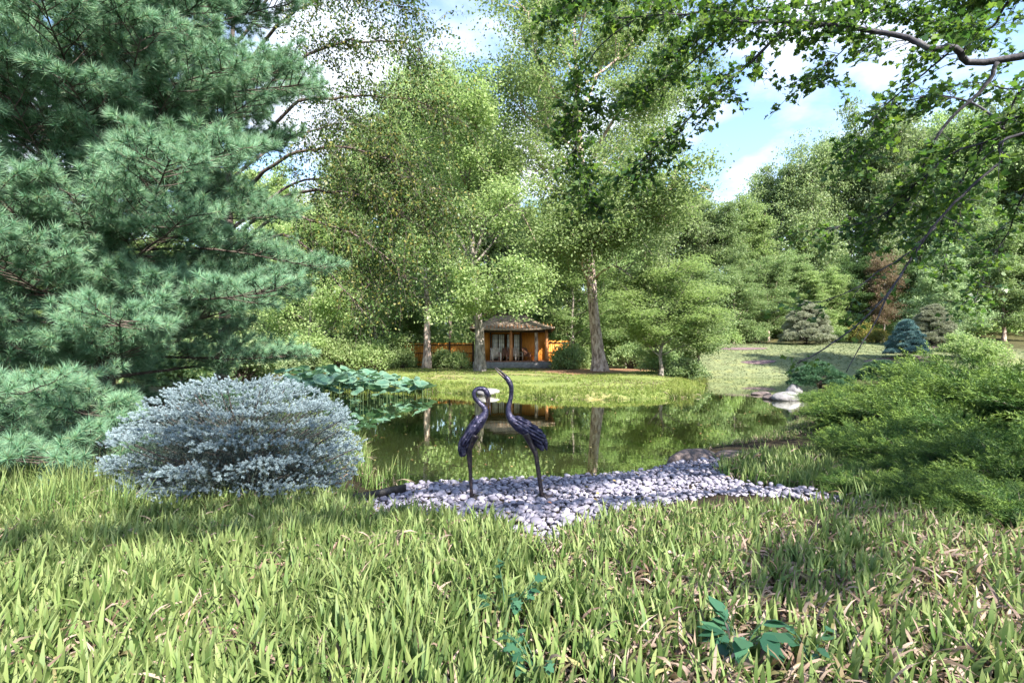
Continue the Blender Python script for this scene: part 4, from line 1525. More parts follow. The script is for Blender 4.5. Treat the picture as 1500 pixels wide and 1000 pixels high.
# ------------------------------------------------------------------ blue globe spruce
def globe_spruce():
    r = rng_(411)
    base = on(354, 5.9)
    t = thing('blue_spruce', 'wide dome of pale silvery blue spruce with tiered stubby shoots', 'shrub', base)
    mt, mb_, mn = MB(), MB(), MB()
    tube(mt, catmull([(0.05, 0, -.1), (.06, 0, .4), (0, 0, .95)], 5), np.linspace(.07, .03, 11), 9)
    O, D, K = [], [], []
    RX, RY, HZ = 1.30, 1.12, 1.31
    pads = []
    for zf, n in ((.07, 15), (.18, 19), (.30, 21), (.42, 22), (.54, 21), (.66, 19), (.77, 16), (.87, 12), (.95, 7), (1.0, 3)):
        rr = math.sqrt(max(0, 1 - ((zf - .40) / .62) ** 2)) if zf > .40 else .86 + .14 * zf / .40
        for k in range(n):
            a = 2 * PI * (k + r.uniform(-.35, .35)) / n + zf * 9
            if r.uniform() < .17:
                continue
            f_ = rr * r.uniform(.82, 1.05) * (1 + .07 * math.sin(2 * a + 1) + .05 * math.sin(5 * a + 3 * zf))
            pads.append((np.array([RX * f_ * math.cos(a), RY * f_ * math.sin(a), HZ * (zf + r.normal(0, .03))]), a, zf))
    for c, a, zf in pads:
        # leave the dark hollow that shows the stem low in front, a little right of the middle
        da = abs(((a + PI / 2 + PI) % (2 * PI)) - PI - .34)
        if zf < .34 and da < .30 - .25 * zf:
            continue
        root = np.array([c[0] * .12, c[1] * .12, max(.12, c[2] - .30 - .2 * zf)])
        mid = (root + c) / 2 + np.array([0, 0, -.05])
        pth = catmull([root, mid, c * np.array([.9, .9, 1]) - np.array([0, 0, .03])], 4)
        tube(mb_, pth, np.linspace(.014, .005, len(pth)), 5, False)
        out_ = np.array([math.cos(a), math.sin(a), 0])
        out_ = norm(out_ * (1 - .6 * max(0, zf - .5)) + np.array([0, 0, .05 + .45 * max(0, zf - .5)]))
        sidev = norm(np.cross(out_, [0, 0, 1]))
        upv = np.cross(sidev, out_)
        hw = r.uniform(.17, .36); hl = r.uniform(.22, .36) * (1 - .4 * max(0, zf - .6))
        nt_ = int(980 * hw * hl)
        u = r.uniform(-1, .5, nt_) * hl
        v = r.uniform(-1, 1, nt_) * hw * np.sqrt(np.clip(1 - (np.clip(u, 0, 9) / (.5 * hl)) ** 2, .1, 1))
        hgt = .05 * (1 - (v / hw) ** 2) + r.normal(0, .02, nt_) - .07 * (u / hl) ** 2 * (u > 0)
        q = c + out_ * u[:, None] + sidev * v[:, None] + upv * hgt[:, None]
        d = norm(out_ * .75 + sidev * (v / hw)[:, None] * .55 + np.array([0, 0, .35]) + r.normal(0, .34, (nt_, 3)))
        rho = (q[:, 0] / RX) ** 2 + (q[:, 1] / RY) ** 2 + ((q[:, 2] - .40 * HZ) / (.62 * HZ)) ** 2
        ok = (rho < 1.10 + .06 * np.sin(4 * a + 2)) & (q[:, 2] > .03)
        O.append(q[ok]); D.append(d[ok]); K.append(r.uniform(.034, .058, ok.sum()))
    O = np.concatenate(O); D = np.concatenate(D); K = np.concatenate(K)
    n = len(O)
    for rep in range(56):
        f_ = r.uniform(0, 1.0, n) ** .8
        o = O + D * (K * f_)[:, None]
        q = r.normal(size=o.shape)
        q = norm(q - D * (q * D).sum(1, keepdims=True))
        an = (r.uniform(.85, 1.35, n) * (1 - .55 * np.clip(f_, 0, 1) ** 3))[:, None]
        d = D * np.cos(an) + q * np.sin(an)
        blades(mn, o, d, r.uniform(.015, .021, n), .0044, r, np.clip(f_ * .8, 0, 1), np.clip(f_ * .8 + .25, 0, 1))
    # older dark needles on the inner shoots
    mi = MB()
    for rep in range(9):
        k = r.integers(0, n, 9000)
        o = O[k] * r.uniform(.55, .93, (9000, 1)) + r.normal(0, .03, (9000, 3))
        o[:, 2] = np.maximum(o[:, 2] * 1.0, .06)
        blades(mi, o, norm(r.normal(size=o.shape) + D[k]), .03, .006, r)
    print('spruce shoots', n)
    M['spruce_old'] = leaf_mat('spruce_old', [(.030, .05, .045), (.05, .075, .07), (.07, .08, .06)], .05, .6, .2)
    mt.build('trunk', M['bark_dark'], t, True)
    mb_.build('branches', M['bark_dark'], t, True)
    mn.build('new_shoots', M['spruce'], t)
    mi.build('inner_needles', M['spruce_old'], t)


globe_spruce()

# ------------------------------------------------------------------ spreading junipers
def juniper_mesh(seed, nbr=44, per=15):
    r = rng_(seed)
    mb_, mn = MB(), MB()
    for k in range(nbr):
        a = r.vonmises(0, .7); el = r.uniform(.05, .95)
        el = el * (.7 + .3 * math.cos(a))
        d = np.array([math.cos(a) * math.cos(el), math.sin(a) * math.cos(el), math.sin(el)])
        L = r.uniform(.65, 1.08)
        pth = wander(r, (r.normal(0, .12), r.normal(0, .12), .0), norm(d + np.array([0, 0, .25])), L, 6, -.15, .09)
        tube(mb_, pth, np.linspace(.014, .003, len(pth)), 5, False)
        for m_ in range(per):
            u = r.uniform(.35, 1.0)
            i_ = min(5, int(u * 6))
            o = pth[i_] + (pth[i_ + 1] - pth[i_]) * (u * 6 - i_)
            td = norm(pth[i_ + 1] - pth[i_])
            sdir = norm(td + r.normal(0, .38, 3) + np.array([.35, 0, .34]))
            SL = r.uniform(.22, .46)
            # plume: main axis with alternating side shoots, each set with short scale leaves
            sidev = norm(np.cross(sdir, r.normal(size=3)))
            ns = 9
            f_ = np.linspace(.12, 1, ns)
            base_ = o + sdir * (SL * f_)[:, None] + np.array([0, 0, -.05 * SL]) * (f_ ** 2)[:, None]
            sg = np.where(np.arange(ns) % 2, 1, -1)[:, None]
            sd_ = norm(sdir * .85 + sidev * .6 * sg + r.normal(0, .15, (ns, 3)))
            sl_ = SL * .42 * (1.1 - .75 * f_)
            for w_ in np.linspace(.0, .95, 4):
                oo = base_ + sd_ * (sl_ * w_)[:, None]
                for q in range(2):
                    dd = norm(sd_ + r.normal(0, .42, (ns, 3)))
                    tt = np.clip(u * .55 + .45 * f_, 0, 1) ** 1.5
                    v0 = np.clip(tt * .75, 0, 1)
                    L_ = r.uniform(.034, .062, ns)
                    n_ = ns
                    s_ = norm(np.cross(dd, r.normal(size=(n_, 3)))) * .0052
                    vv = np.stack([oo - s_, oo + s_, oo + dd * L_[:, None]], 1)
                    mn.add(vv.reshape(-1, 3), np.arange(3 * n_).reshape(n_, 3), np.stack([v0, v0, np.clip(tt + .1, 0, 1)], 1))
    # withered brown shoots inside
    return mb_, mn


JM = []
for sd_ in (421, 422, 423):
    a, b = juniper_mesh(sd_)
    JM.append((a.mesh('branches', M['twig'], True), b.mesh('foliage', M['juniper'])))
for v, px, d, w_, h_, rz, label in [
    (0, 1262, 10.2, 1.0, .72, 2.6, 'juniper at the water end of the mass, beside the patch of strap leaves'),
    (1, 1335, 9.2, 1.2, .86, 2.9, 'yellow tipped juniper in the middle of the mass'),
    (2, 1465, 9.4, 1.5, 1.22, 3.0, 'tall juniper at the top of the mass against the trees'),
    (0, 1352, 6.9, .85, .62, 2.2, 'dark green juniper low in the mass above the withered ground cover'),
    (1, 1478, 5.9, .9, .68, 2.6, 'juniper nearest the viewer at the right edge'),
    (2, 1318, 12.6, 1.2, .70, 2.8, 'juniper rising behind the middle of the mass'),
    (1, 1420, 12.6, 1.7, 1.42, 3.1, 'juniper at the back of the mass, right of the blue dwarf pine'),
    (2, 1275, 7.9, .72, .48, 2.0, 'small juniper at the inner edge next to the thin pebble strip'),
    (0, 1248, 13.2, .9, .55, 2.4, 'low juniper at the shore end of the mass'),
    (1, 1545, 8.4, 1.5, 1.15, 3.0, 'juniper cut by the right edge of the view'),
    (2, 1428, 7.4, 1.05, .80, 2.7, 'juniper between the tall one and the nearest one'),
    (0, 1396, 10.6, 1.3, 1.02, 2.5, 'juniper filling the heart of the mass'),
    (1, 1418, 5.3, .55, .36, 2.5, 'small juniper tuft at the lower tip of the mass'),
    (2, 1312, 7.4, .7, .5, 2.3, 'small juniper between the inner edge and the dark low one'),
    (0, 1395, 6.0, .75, .5, 2.3, 'juniper filling the lower front of the mass'),
    (0, 1268, 5.8, .45, .32, 2.3, 'low juniper tip touching the end of the thin pebble strip'),
    (1, 1345, 5.25, .52, .36, 2.4, 'low juniper tip over the bare soil beside the ground cover'),
    (2, 1500, 4.6, .6, .42, 2.5, 'low juniper tip at the right edge above the withered leaves'),
    (0, 1440, 4.9, .5, .38, 2.2, 'dark juniper tip between the small tuft and the right edge'),
    (1, 1205, 16.8, .9, .40, 2.5, 'flat dark juniper trailing over the shore behind the rocks'),
]:
    p = on(px, d)
    t = thing('juniper', label, 'shrub', p, rz, 'spreading junipers on the right')
    t.scale = (w_, w_, h_ * .92)
    for nm, me in zip(('branches', 'foliage'), JM[v]):
        o = bpy.data.objects.new(nm, me)
        COL.objects.link(o)
        o.parent = t

# ------------------------------------------------------------------ trained and dwarf conifers round the lawn
def pad_conifer(name, label, pos, height, width, pads, mat, seed, nn, nl=.10, nw=.012, gy_=1.0, flat=.34, trunk=.06):
    """Conifer of separate foliage pads: pads = (x, z, radius) in fractions of width / height, spread round the stem."""
    r = rng_(seed)
    t = thing(name, label, 'tree', pos)
    mt, mn = MB(), MB()
    tube(mt, catmull([(0, 0, -.15), (width * .02, 0, height * .35), (-width * .015, 0, height * .7), (0, 0, height * .95)], 5), np.linspace(trunk, trunk * .25, 16), 8)
    for x, y, z, rad in pads:
        c = np.array([x * width, y * width, z * height])
        tube(mt, catmull([(0, 0, max(.05, c[2] - .12 * height)), c * np.array([.5, .5, 1]) - np.array([0, 0, .04 * height]), c], 4), np.linspace(trunk * .4, .012, 9), 5, False)
        n = int(nn * (rad ** 1.6))
        R = rad * width
        q = norm(r.normal(size=(n, 3)))
        q[:, 2] = np.abs(q[:, 2]) * 1.0 - .25
        o = c + q * np.array([R, R, R * flat]) * r.uniform(.75, 1.05, (n, 1)) + r.normal(0, R * .05, (n, 3))
        for rep in range(7):
            d = norm(q * np.array([.7, .7, .4]) + np.array([0, 0, .45]) + r.normal(0, .6, (n, 3)))
            blades(mn, o, d, r.uniform(.7, 1.2, n) * nl, nw, r)
    mt.build('trunk', M['bark_dark'], t, True)
    mn.build('foliage', M[mat], t)
    return t


def tiers(spec, seed, jit=.03):
    r = rng_(seed)
    out_ = []
    for z, R, n, rad in spec:
        a0 = r.uniform(0, 6)
        for k in range(n):
            a = a0 + 2 * PI * k / n + r.normal(0, .2)
            out_.append((R * math.cos(a) + r.normal(0, jit), R * math.sin(a) + r.normal(0, jit), z + r.normal(0, .025), rad * r.uniform(.85, 1.2)))
    return out_


def dome(n, z0, seed, rmax=.42, r0=.09, r1=.15, cone=.5):
    """Pads spread over a dome (cone = 0) or a blunt cone (cone = 1), fractions of width and height."""
    r = rng_(seed)
    out_ = []
    for k in range(n):
        u = (k + .5) / n
        z = z0 + (1 - z0) * (1 - (1 - u) ** 1.6) if False else z0 + (1 - z0) * u ** 1.15
        f_ = (z - z0) / (1 - z0)
        R = rmax * ((1 - cone) * math.sqrt(max(0, 1 - f_ ** 2)) + cone * (1 - f_))
        a = k * 2.4 + r.normal(0, .35)
        rr = R * r.uniform(.78, 1.05)
        out_.append((rr * math.cos(a), rr * math.sin(a), z + r.normal(0, .02), r.uniform(r0, r1) * (1 - .25 * f_)))
    return out_


pad_conifer('dwarf_pine', 'blue green dwarf pine with tiered cloud foliage standing in a mulch ring on the lawn', ground_at(1328, 527), 2.5, 2.6, dome(64, .17, 431, .42, .10, .16, .75), 'bluepine', 431, 5200, .15, .02, flat=.45)
pad_conifer('dwarf_pine', 'grey green mounded pine at the back of the lawn', on(1181, 45), 3.5, 4.3, dome(84, .10, 432, .43, .09, .14, .3), 'palepine', 432, 5200, .2, .03, flat=.55)
pad_conifer('dwarf_pine', 'silvery mounded pine close behind the blue dwarf pine', on(1366, 39.5), 3.0, 3.1, dome(70, .12, 433, .42, .10, .15, .25), 'palepine', 433, 5200, .18, .026, flat=.55)
pad_conifer('dwarf_pine', 'low dark cloud-pruned pine above the pale rock group', np.r_[at(1200, 560, 19.6)[:2], .3], 1.0, 2.4, dome(30, .2, 434, .40, .12, .18, .35), 'cloudpine', 434, 4200, .11, .015, flat=.4)
pad_conifer('dwarf_pine', 'small dark dome pine between the cloud-pruned pine and the junipers', np.r_[at(1290, 566, 20.5)[:2], .5], .85, 1.7, dome(26, .15, 435, .40, .13, .19, .2), 'cloudpine', 435, 4200, .11, .015, flat=.5)
plant = thing('tall_conifer', 'tall soft pale green conifer beyond the blue dwarf pine', 'tree', on(1384, 41))
mt, mc = make_tree(r=rng_(436), h=8.2, cr=2.6, base=.3, trunk_r=.13, nl=60, leaf=.16, nleaf=150, crad=.46, profile='cone', sub=5, flat=.42, up=.35, shape=NARROW, mat=None, bark=None, trunk_top=.97)
mt.build('trunk', M['bark_dark'], plant, True)
mc.build('crown', M['softpine'], plant)

# mulch rings
M['mulch'] = solid('mulch', [(.3, (.07, .045, .05)), (.55, (.17, .115, .12)), (.75, (.28, .20, .19))], 9, .95, .9, dist=.05)
for px, d, rx, ry, label in [(1325, float(ground_at(1328, 527)[1]) - .1, 2.3, 1.1, 'brown mulch ring under the blue dwarf pine'), (1366, 39.3, 2.0, 1.2, 'mulch ring under the silvery mounded pine'),
                             (1088, 41.5, 1.9, .9, 'purplish mulch patch on the left of the lawn'), (1112, 36.2, 1.2, .45, 'small dark mulch patch on the lower lawn')]:
    c = on(px, d)
    r = rng_(int(px))
    mb_ = MB()
    th = np.linspace(0, 2 * PI, 36, endpoint=False)
    vv, nr = [], 5
    for k in range(nr):
        f_ = (k + 1) / nr
        rr = f_ * (1 + .08 * np.sin(3 * th + px) + .05 * np.sin(7 * th))
        x = c[0] + rx * rr * np.cos(th); y = c[1] + ry * rr * np.sin(th)
        vv.append(np.stack([x, y, H(x, y) + .05 * (1 - f_ ** 3) + .02], -1))
    vv = np.concatenate(vv)
    i_ = np.arange(nr - 1)[:, None] * 36; j_ = np.arange(36)[None]
    q = np.stack([i_ + j_, i_ + (j_ + 1) % 36, i_ + 36 + (j_ + 1) % 36, i_ + 36 + j_], -1).reshape(-1, 4)[:, ::-1]
    mb_.add(vv, [q, np.arange(36)[None]])
    tag(mb_.build('mulch_bed', M['mulch'], None, True), label, 'mulch', kind='structure')

# ------------------------------------------------------------------ weeping birch behind the pine
def birch():
    r = rng_(501)
    pos = on(322, 12.5)
    t = thing('birch_tree', 'weeping small-leaved tree arching out from behind the pine with hanging sprays', 'tree', pos)
    mt, mc = MB(), MB()
    tp = catmull([(0, 0, -.3), (.1, 0, 2), (.25, -.1, 4.5), (.2, 0, 7.5), (.35, 0, 11.5)], 5)
    tube(mt, tp, np.linspace(.17, .03, len(tp)), 10)

    def P(px, py, d=11.5):
        return at(px, py, d) - pos

    limbs = [
        ([P(340, 395, 12.3), P(400, 345, 11.6), P(450, 360, 11.2), P(500, 405, 10.8), P(548, 448, 10.6)], .045, 1.0, .5),
        ([P(338, 380, 12.3), P(400, 318, 11.4), P(465, 322, 11), P(535, 350, 10.8), P(600, 410, 10.7)], .045, 1.3, .7),
        ([P(338, 350, 12.4), P(410, 285, 11.6), P(480, 275, 11.2), P(550, 290, 11), P(625, 340, 10.9)], .05, 1.6, .95),
        ([P(338, 300, 12.4), P(410, 235, 11.5), P(490, 215, 11), P(570, 230, 10.8), P(640, 275, 10.7)], .05, 1.6, 1.0),
        ([P(338, 240, 12.4), P(395, 192, 11.6), P(440, 150, 11.2), P(520, 138, 11), P(610, 143, 10.8), P(660, 165, 10.7)], .05, 1.5, .75),
        ([P(340, 180, 12.4), P(400, 110, 11.6), P(470, 65, 11.2), P(550, 55, 11), P(620, 75, 10.8)], .05, 1.3, .8),
        ([P(340, 120, 12.4), P(400, 40, 11.8), P(440, 10, 11.4), P(500, -10, 11.2), P(590, 5, 11)], .045, 1.2, .8),
        ([P(345, 60, 12.4), P(400, -20, 12), P(470, -70, 11.8), P(560, -80, 11.8)], .04, 1.4, .9),
        ([P(340, 260, 12.5), P(420, 200, 13.5), P(500, 180, 14), P(590, 200, 14.2)], .045, 1.5, .9),
        ([P(340, 330, 12.6), P(430, 270, 13.6), P(520, 260, 14), P(600, 300, 14)], .045, 1.6, .9),
        ([P(320, 250, 12.6), P(270, 180, 13), P(220, 150, 13.4), P(160, 190, 13.6)], .045, 1.3, .9),
        ([P(320, 150, 12.6), P(280, 60, 13), P(230, 10, 13.2), P(170, 10, 13.4)], .04, 1.3, .9),
        ([P(330, 330, 12.6), P(300, 270, 14), P(290, 240, 15.2), P(310, 270, 16)], .045, 1.4, .9),
        ([P(330, 360, 12.4), P(420, 350, 12), P(490, 385, 11.6), P(560, 440, 11.4)], .03, 1.1, .6),
    ]
    for pts, w0, hang, dens in limbs:
        lp = catmull(pts, 6)
        lp = lp + np.cumsum(r.normal(0, .02, lp.shape), 0)
        n = len(lp)
        L = np.linalg.norm(np.diff(lp, axis=0), axis=1).sum()
        tube(mt, lp, np.linspace(w0, .006, n), 7)
        for k in range(int(L * 27 * dens)):
            u = r.uniform(.22, 1) ** .75
            i_ = min(n - 2, int(u * n))
            o = lp[i_]
            d = norm(lp[i_ + 1] - lp[i_])
            st = norm(d * .8 + r.normal(0, .65, 3) + np.array([0, 0, .15]))
            sl = hang * r.uniform(.35, 1.15)
            pth = wander(r, o, st, sl, 7, 0, .07, 3.6)
            tube(mt, pth, np.linspace(.0045, .0018, 8), 3, False)
            nl_ = int(sl * 36)
            f_ = r.uniform(.2, 1, nl_) * 7
            k0 = np.minimum(6, f_.astype(int))
            q = pth[k0] + (pth[k0 + 1] - pth[k0]) * (f_ - k0)[:, None] + r.normal(0, .055, (nl_, 3))
            leaves(mc, q, .062, r, OVAL, .05, np.array([0, 0, -1.0]), .8)
    print('birch leaves', mc.n // 6)
    mt.build('trunk', M['bark_birch'], t, True)
    mc.build('crown', M['lf_birch'], t)


birch()

# ------------------------------------------------------------------ maple reaching in from the right
def maple():
    r = rng_(511)
    pos = np.array([9.4, 1.6, 0.0]); pos[2] = Hs(9.4, 1.6)
    t = thing('maple_tree', 'maple reaching in from the right with dark limbs and lobed green leaves overhead', 'tree', pos)
    mt, mc = MB(), MB()
    tp = catmull([(0, 0, -.3), (-.05, 0, 1.5), (.1, 0, 3.4), (.0, .1, 6), (.1, .1, 9.5)], 5)
    tube(mt, tp, np.interp(tp[:, 2], [-.3, .2, 2, 9.5], [.42, .30, .24, .06]), 14)

    def P(px, py, d):
        return at(px, py, d) - pos

    O = np.array
    limbs = [
        # points, start radius, end radius, twigs per metre, first leafy share of the length
        ([O([0, 0, 3.6]), O([-1.9, 1.8, 4.2]), P(1500, 85, 5.0), P(1400, 74, 5.1), P(1355, 72, 5.15), P(1320, 54, 5.25), P(1220, 38, 5.5), P(1156, 31, 5.7), P(1080, 27, 5.9), P(1060, 14, 6.0), P(1000, 18, 6.1), P(900, 24, 6.5)], .075, .008, 11, .60),
        ([P(1158, 32, 5.7), P(1130, 60, 5.75), P(1090, 95, 5.85), P(1052, 128, 6.0), P(1000, 176, 6.2), P(945, 222, 6.5), P(912, 262, 6.7)], .019, .005, 22, .1),
        ([P(1078, 28, 5.9), P(1050, 62, 6.2), P(1000, 105, 6.6), P(960, 122, 6.9), P(905, 150, 7.2), P(840, 185, 7.5)], .012, .004, 22, .25),
        ([P(1256, 52, 5.5), P(1230, 80, 5.7), P(1195, 118, 5.9)], .008, .003, 24, .2),
        ([P(1060, 14, 6.0), P(1000, -20, 6.3), P(930, -30, 6.6), P(860, -10, 6.9), P(800, 25, 7.2)], .014, .004, 26, .1),
        ([P(930, 24, 6.4), P(880, 60, 6.7), P(850, 110, 7), P(838, 160, 7.2), P(842, 220, 7.3), P(862, 290, 7.4)], .009, .003, 26, .2),
        ([P(1468, 88, 5.0), P(1445, 125, 5.1), P(1380, 188, 5.3), P(1352, 245, 5.5), P(1336, 285, 5.7), P(1300, 330, 5.9), P(1262, 345, 6.1)], .02, .004, 12, .3),
        ([O([0, 0, 3.0]), O([-2.2, 1.8, 3.45]), P(1515, 168, 4.9), P(1480, 196, 5.0), P(1440, 212, 5.1), P(1382, 236, 5.3), P(1336, 278, 5.5), P(1290, 318, 5.8), P(1240, 332, 6.1), P(1200, 340, 6.3)], .036, .005, 10, .42),
        ([O([0, 0, 2.8]), O([-2.3, 1.9, 3.2]), P(1520, 190, 4.7), P(1472, 232, 4.8), P(1428, 272, 4.9), P(1372, 332, 5.1), P(1322, 398, 5.3), P(1275, 452, 5.5), P(1218, 498, 5.7), P(1168, 527, 5.8)], .03, .007, 1.6, .3),
        ([P(1372, 332, 5.1), P(1330, 372, 5.2), P(1286, 402, 5.4), P(1232, 440, 5.5), P(1160, 458, 5.7)], .009, .004, 2.5, .3),
        ([P(1322, 398, 5.3), P(1300, 440, 5.3), P(1268, 495, 5.4), P(1238, 545, 5.5)], .010, .004, .5, .3),
        ([P(1440, 212, 5.1), P(1405, 270, 5.6), P(1380, 320, 5.9), P(1330, 350, 6.2)], .012, .004, 11, .2),
        ([P(1395, 75, 5.1), P(1350, 110, 5.4), P(1305, 148, 5.7), P(1268, 190, 5.9), P(1240, 222, 6.1)], .011, .003, 12, .4),
        ([P(1480, 196, 5.0), P(1420, 150, 5.6), P(1350, 140, 6.1), P(1290, 165, 6.5), P(1250, 235, 6.8)], .014, .004, 12, .35),
        ([O([0, .1, 4.6]), O([-2.2, 2.4, 5.2]), P(1480, -20, 5.6), P(1380, -60, 5.9), P(1270, -75, 6.2), P(1150, -80, 6.5), P(1020, -90, 6.9)], .05, .008, 26, .3),
        ([P(1480, 0, 5.6), P(1450, 40, 6.3), P(1400, 30, 7), P(1320, 10, 7.5), P(1240, 0, 8)], .014, .004, 34, .2),
        ([P(1270, -40, 6.2), P(1200, 0, 6.8), P(1120, 10, 7.3), P(1040, 40, 7.8), P(985, 75, 8)], .013, .004, 26, .2),
        ([P(1500, 130, 5.6), P(1470, 190, 6.2), P(1430, 260, 6.7), P(1400, 330, 7.1), P(1380, 395, 7.4)], .013, .004, 11, .15),
        ([P(1530, 240, 5.6), P(1500, 290, 6.2), P(1480, 340, 6.6), P(1450, 390, 7.0), P(1430, 440, 7.2)], .013, .004, 11, .15),
        ([P(1530, 120, 6.2), P(1480, 130, 6.8), P(1420, 120, 7.3), P(1360, 150, 7.8)], .014, .004, 12, .15),
    ]
    # the rest of the crown, above and behind the viewer, that shades the slope
    for k in range(9):
        tgt = O([-1.0 + 11 * ((k * .618) % 1), -4.0 + 6.1 * ((k + .5) / 9), r.uniform(5.3, 7.6)])
        z0 = r.uniform(3.4, 6.0)
        a0 = O([0, 0, z0])
        rel = tgt - pos
        mid = a0 * .45 + rel * .55 + O([0, 0, r.uniform(.2, .9)])
        lp = catmull([a0, a0 * .78 + rel * .22 + O([0, 0, .4]), mid, rel], 3)
        lp = lp + np.cumsum(r.normal(0, .04, lp.shape), 0)
        limbs.append((list(lp), .06, .008, 17, .3))
    for pts, r0, r1, dens, first_ in limbs:
        lp = catmull(pts, 5)
        lp = lp + np.cumsum(r.normal(0, .006, lp.shape), 0)
        n = len(lp)
        seg = np.linalg.norm(np.diff(lp, axis=0), axis=1)
        L = seg.sum()
        cum = np.r_[0, np.cumsum(seg)] / L
        tube(mt, lp, r1 + (r0 - r1) * (1 - cum) ** 1.1, 9)
        for k in range(int(L * dens * 1.55)):
            u = first_ + (1 - first_) * r.uniform(0, 1)
            i_ = min(n - 2, int(np.searchsorted(cum, u)))
            o = lp[i_] + (lp[i_ + 1] - lp[i_]) * r.uniform()
            d = norm(lp[i_ + 1] - lp[i_])
            sd_ = norm(d * .7 + r.normal(0, .75, 3) * O([1, 1, .45]) + O([0, 0, -.08]))
            sl = r.uniform(.18, .62)
            pth = wander(r, o, sd_, sl, 4, -.1, .16)
            tube(mt, pth, np.linspace(.0042, .0016, 5), 4, False)
            nl_ = int(3 + sl * 22)
            f_ = r.uniform(.3, 1, nl_) * 4
            k0 = np.minimum(3, f_.astype(int))
            q = pth[k0] + (pth[k0 + 1] - pth[k0]) * (f_ - k0)[:, None] + r.normal(0, .035, (nl_, 3))
            gp_ = q + pos
            k_ = (gp_[:, 2] - .4) / sdir.z
            ex = (gp_[:, 0] - sdir.x * k_ - 2.3) / 1.0
            ey = (gp_[:, 1] - sdir.y * k_ - 6.0) / .9
            q = q[(ex * ex + ey * ey > 1) | (q[:, 1] + pos[1] > 3.6)]       # a gap in the crown that lets the sun through
            leaves(mc, q, .066, r, MAPLE, .52, sd_ + O([0, 0, -.35]), .8, .2)
    print('maple leaves', mc.n // len(MAPLE))
    mt.build('trunk', M['bark_maple'], t, True)
    mc.build('crown', M['lf_maple'], t)


maple()

# ------------------------------------------------------------------ tea house
M['log'] = solid('log', [(.3, (.20, .075, .03)), (.55, (.42, .18, .07)), (.75, (.58, .28, .12))], 6, .6, .3, stretch=(2, 2, .4))
M['dark_wood'] = solid('dark_wood', [(.3, (.028, .016, .010)), (.7, (.085, .048, .03))], 8, .7, .3)
M['orange_wood'] = solid('orange_wood', [(.25, (.40, .13, .022)), (.55, (.66, .26, .042)), (.8, (.74, .35, .075))], 3, .65, .3, stretch=(6, 6, .6))
M['paper'] = solid('paper', [(.3, (.72, .70, .64)), (.7, (.84, .82, .75))], 3, .9, .0)
M['slab'] = solid('slab', [(.3, (.10, .10, .105)), (.7, (.24, .235, .24))], 5, .9, .5)
M['chair_pale'] = solid('chair_pale', [(.3, (.50, .42, .36)), (.7, (.68, .60, .53))], 8, .7, .2)
M['chair_brown'] = solid('chair_brown', [(.3, (.16, .07, .045)), (.7, (.30, .15, .10))], 8, .7, .2)

m, nt, out = newmat('shingle')
tc = nd(nt, 'TexCoord')
br = nd(nt, 'TexBrick')
br.inputs['Scale'].default_value = 1.0
br.inputs['Brick Width'].default_value = .22
br.inputs['Row Height'].default_value = .16
br.inputs['Mortar Size'].default_value = .012
br.inputs['Color1'].default_value = (.26, .19, .14, 1)
br.inputs['Color2'].default_value = (.38, .30, .24, 1)
br.inputs['Mortar'].default_value = (.05, .04, .03, 1)
nt.links.new(tc.outputs['Object'], br.inputs['Vector'])
n1 = noise(nt, 2.2, 6, None, .65)
c1 = mixc(nt, 1.0, br.outputs['Color'], ramp(nt, n1, [(.3, (.6, .6, .55)), (.7, (1.35, 1.3, 1.25))]), 'MULTIPLY')
p = nd(nt, 'BsdfPrincipled'); p.inputs['Roughness'].default_value = .9
nt.links.new(c1, p.inputs['Base Color'])
bp = nd(nt, 'Bump'); bp.inputs['Strength'].default_value = .7; bp.inputs['Distance'].default_value = .03
nt.links.new(br.outputs['Fac'], bp.inputs['Height']); bp.invert = True
nt.links.new(bp.outputs[0], p.inputs['Normal'])
nt.links.new(p.outputs[0], out.inputs[0])
M['shingle'] = m

TY = 37.0
gz = Hs(.2, 37.5)
th_ = thing('tea_house', 'small wooden tea house with paper screens and a curved shingle roof across the pond', 'building', (0, TY, gz))
FZ = 1.0 - gz                      # floor above the ground
mb_ = MB()
box(mb_, (-2.75, -.95, -.3), (2.78, 3.6, FZ - .06)); mb_.build('platform', M['slab'], th_)
mb_ = MB()
for k in range(24):
    box(mb_, (-2.7 + k * .228, -.9, FZ - .057), (-2.7 + k * .228 + .215, 3.55, FZ))
mb_.build('deck', M['chair_brown'], th_)
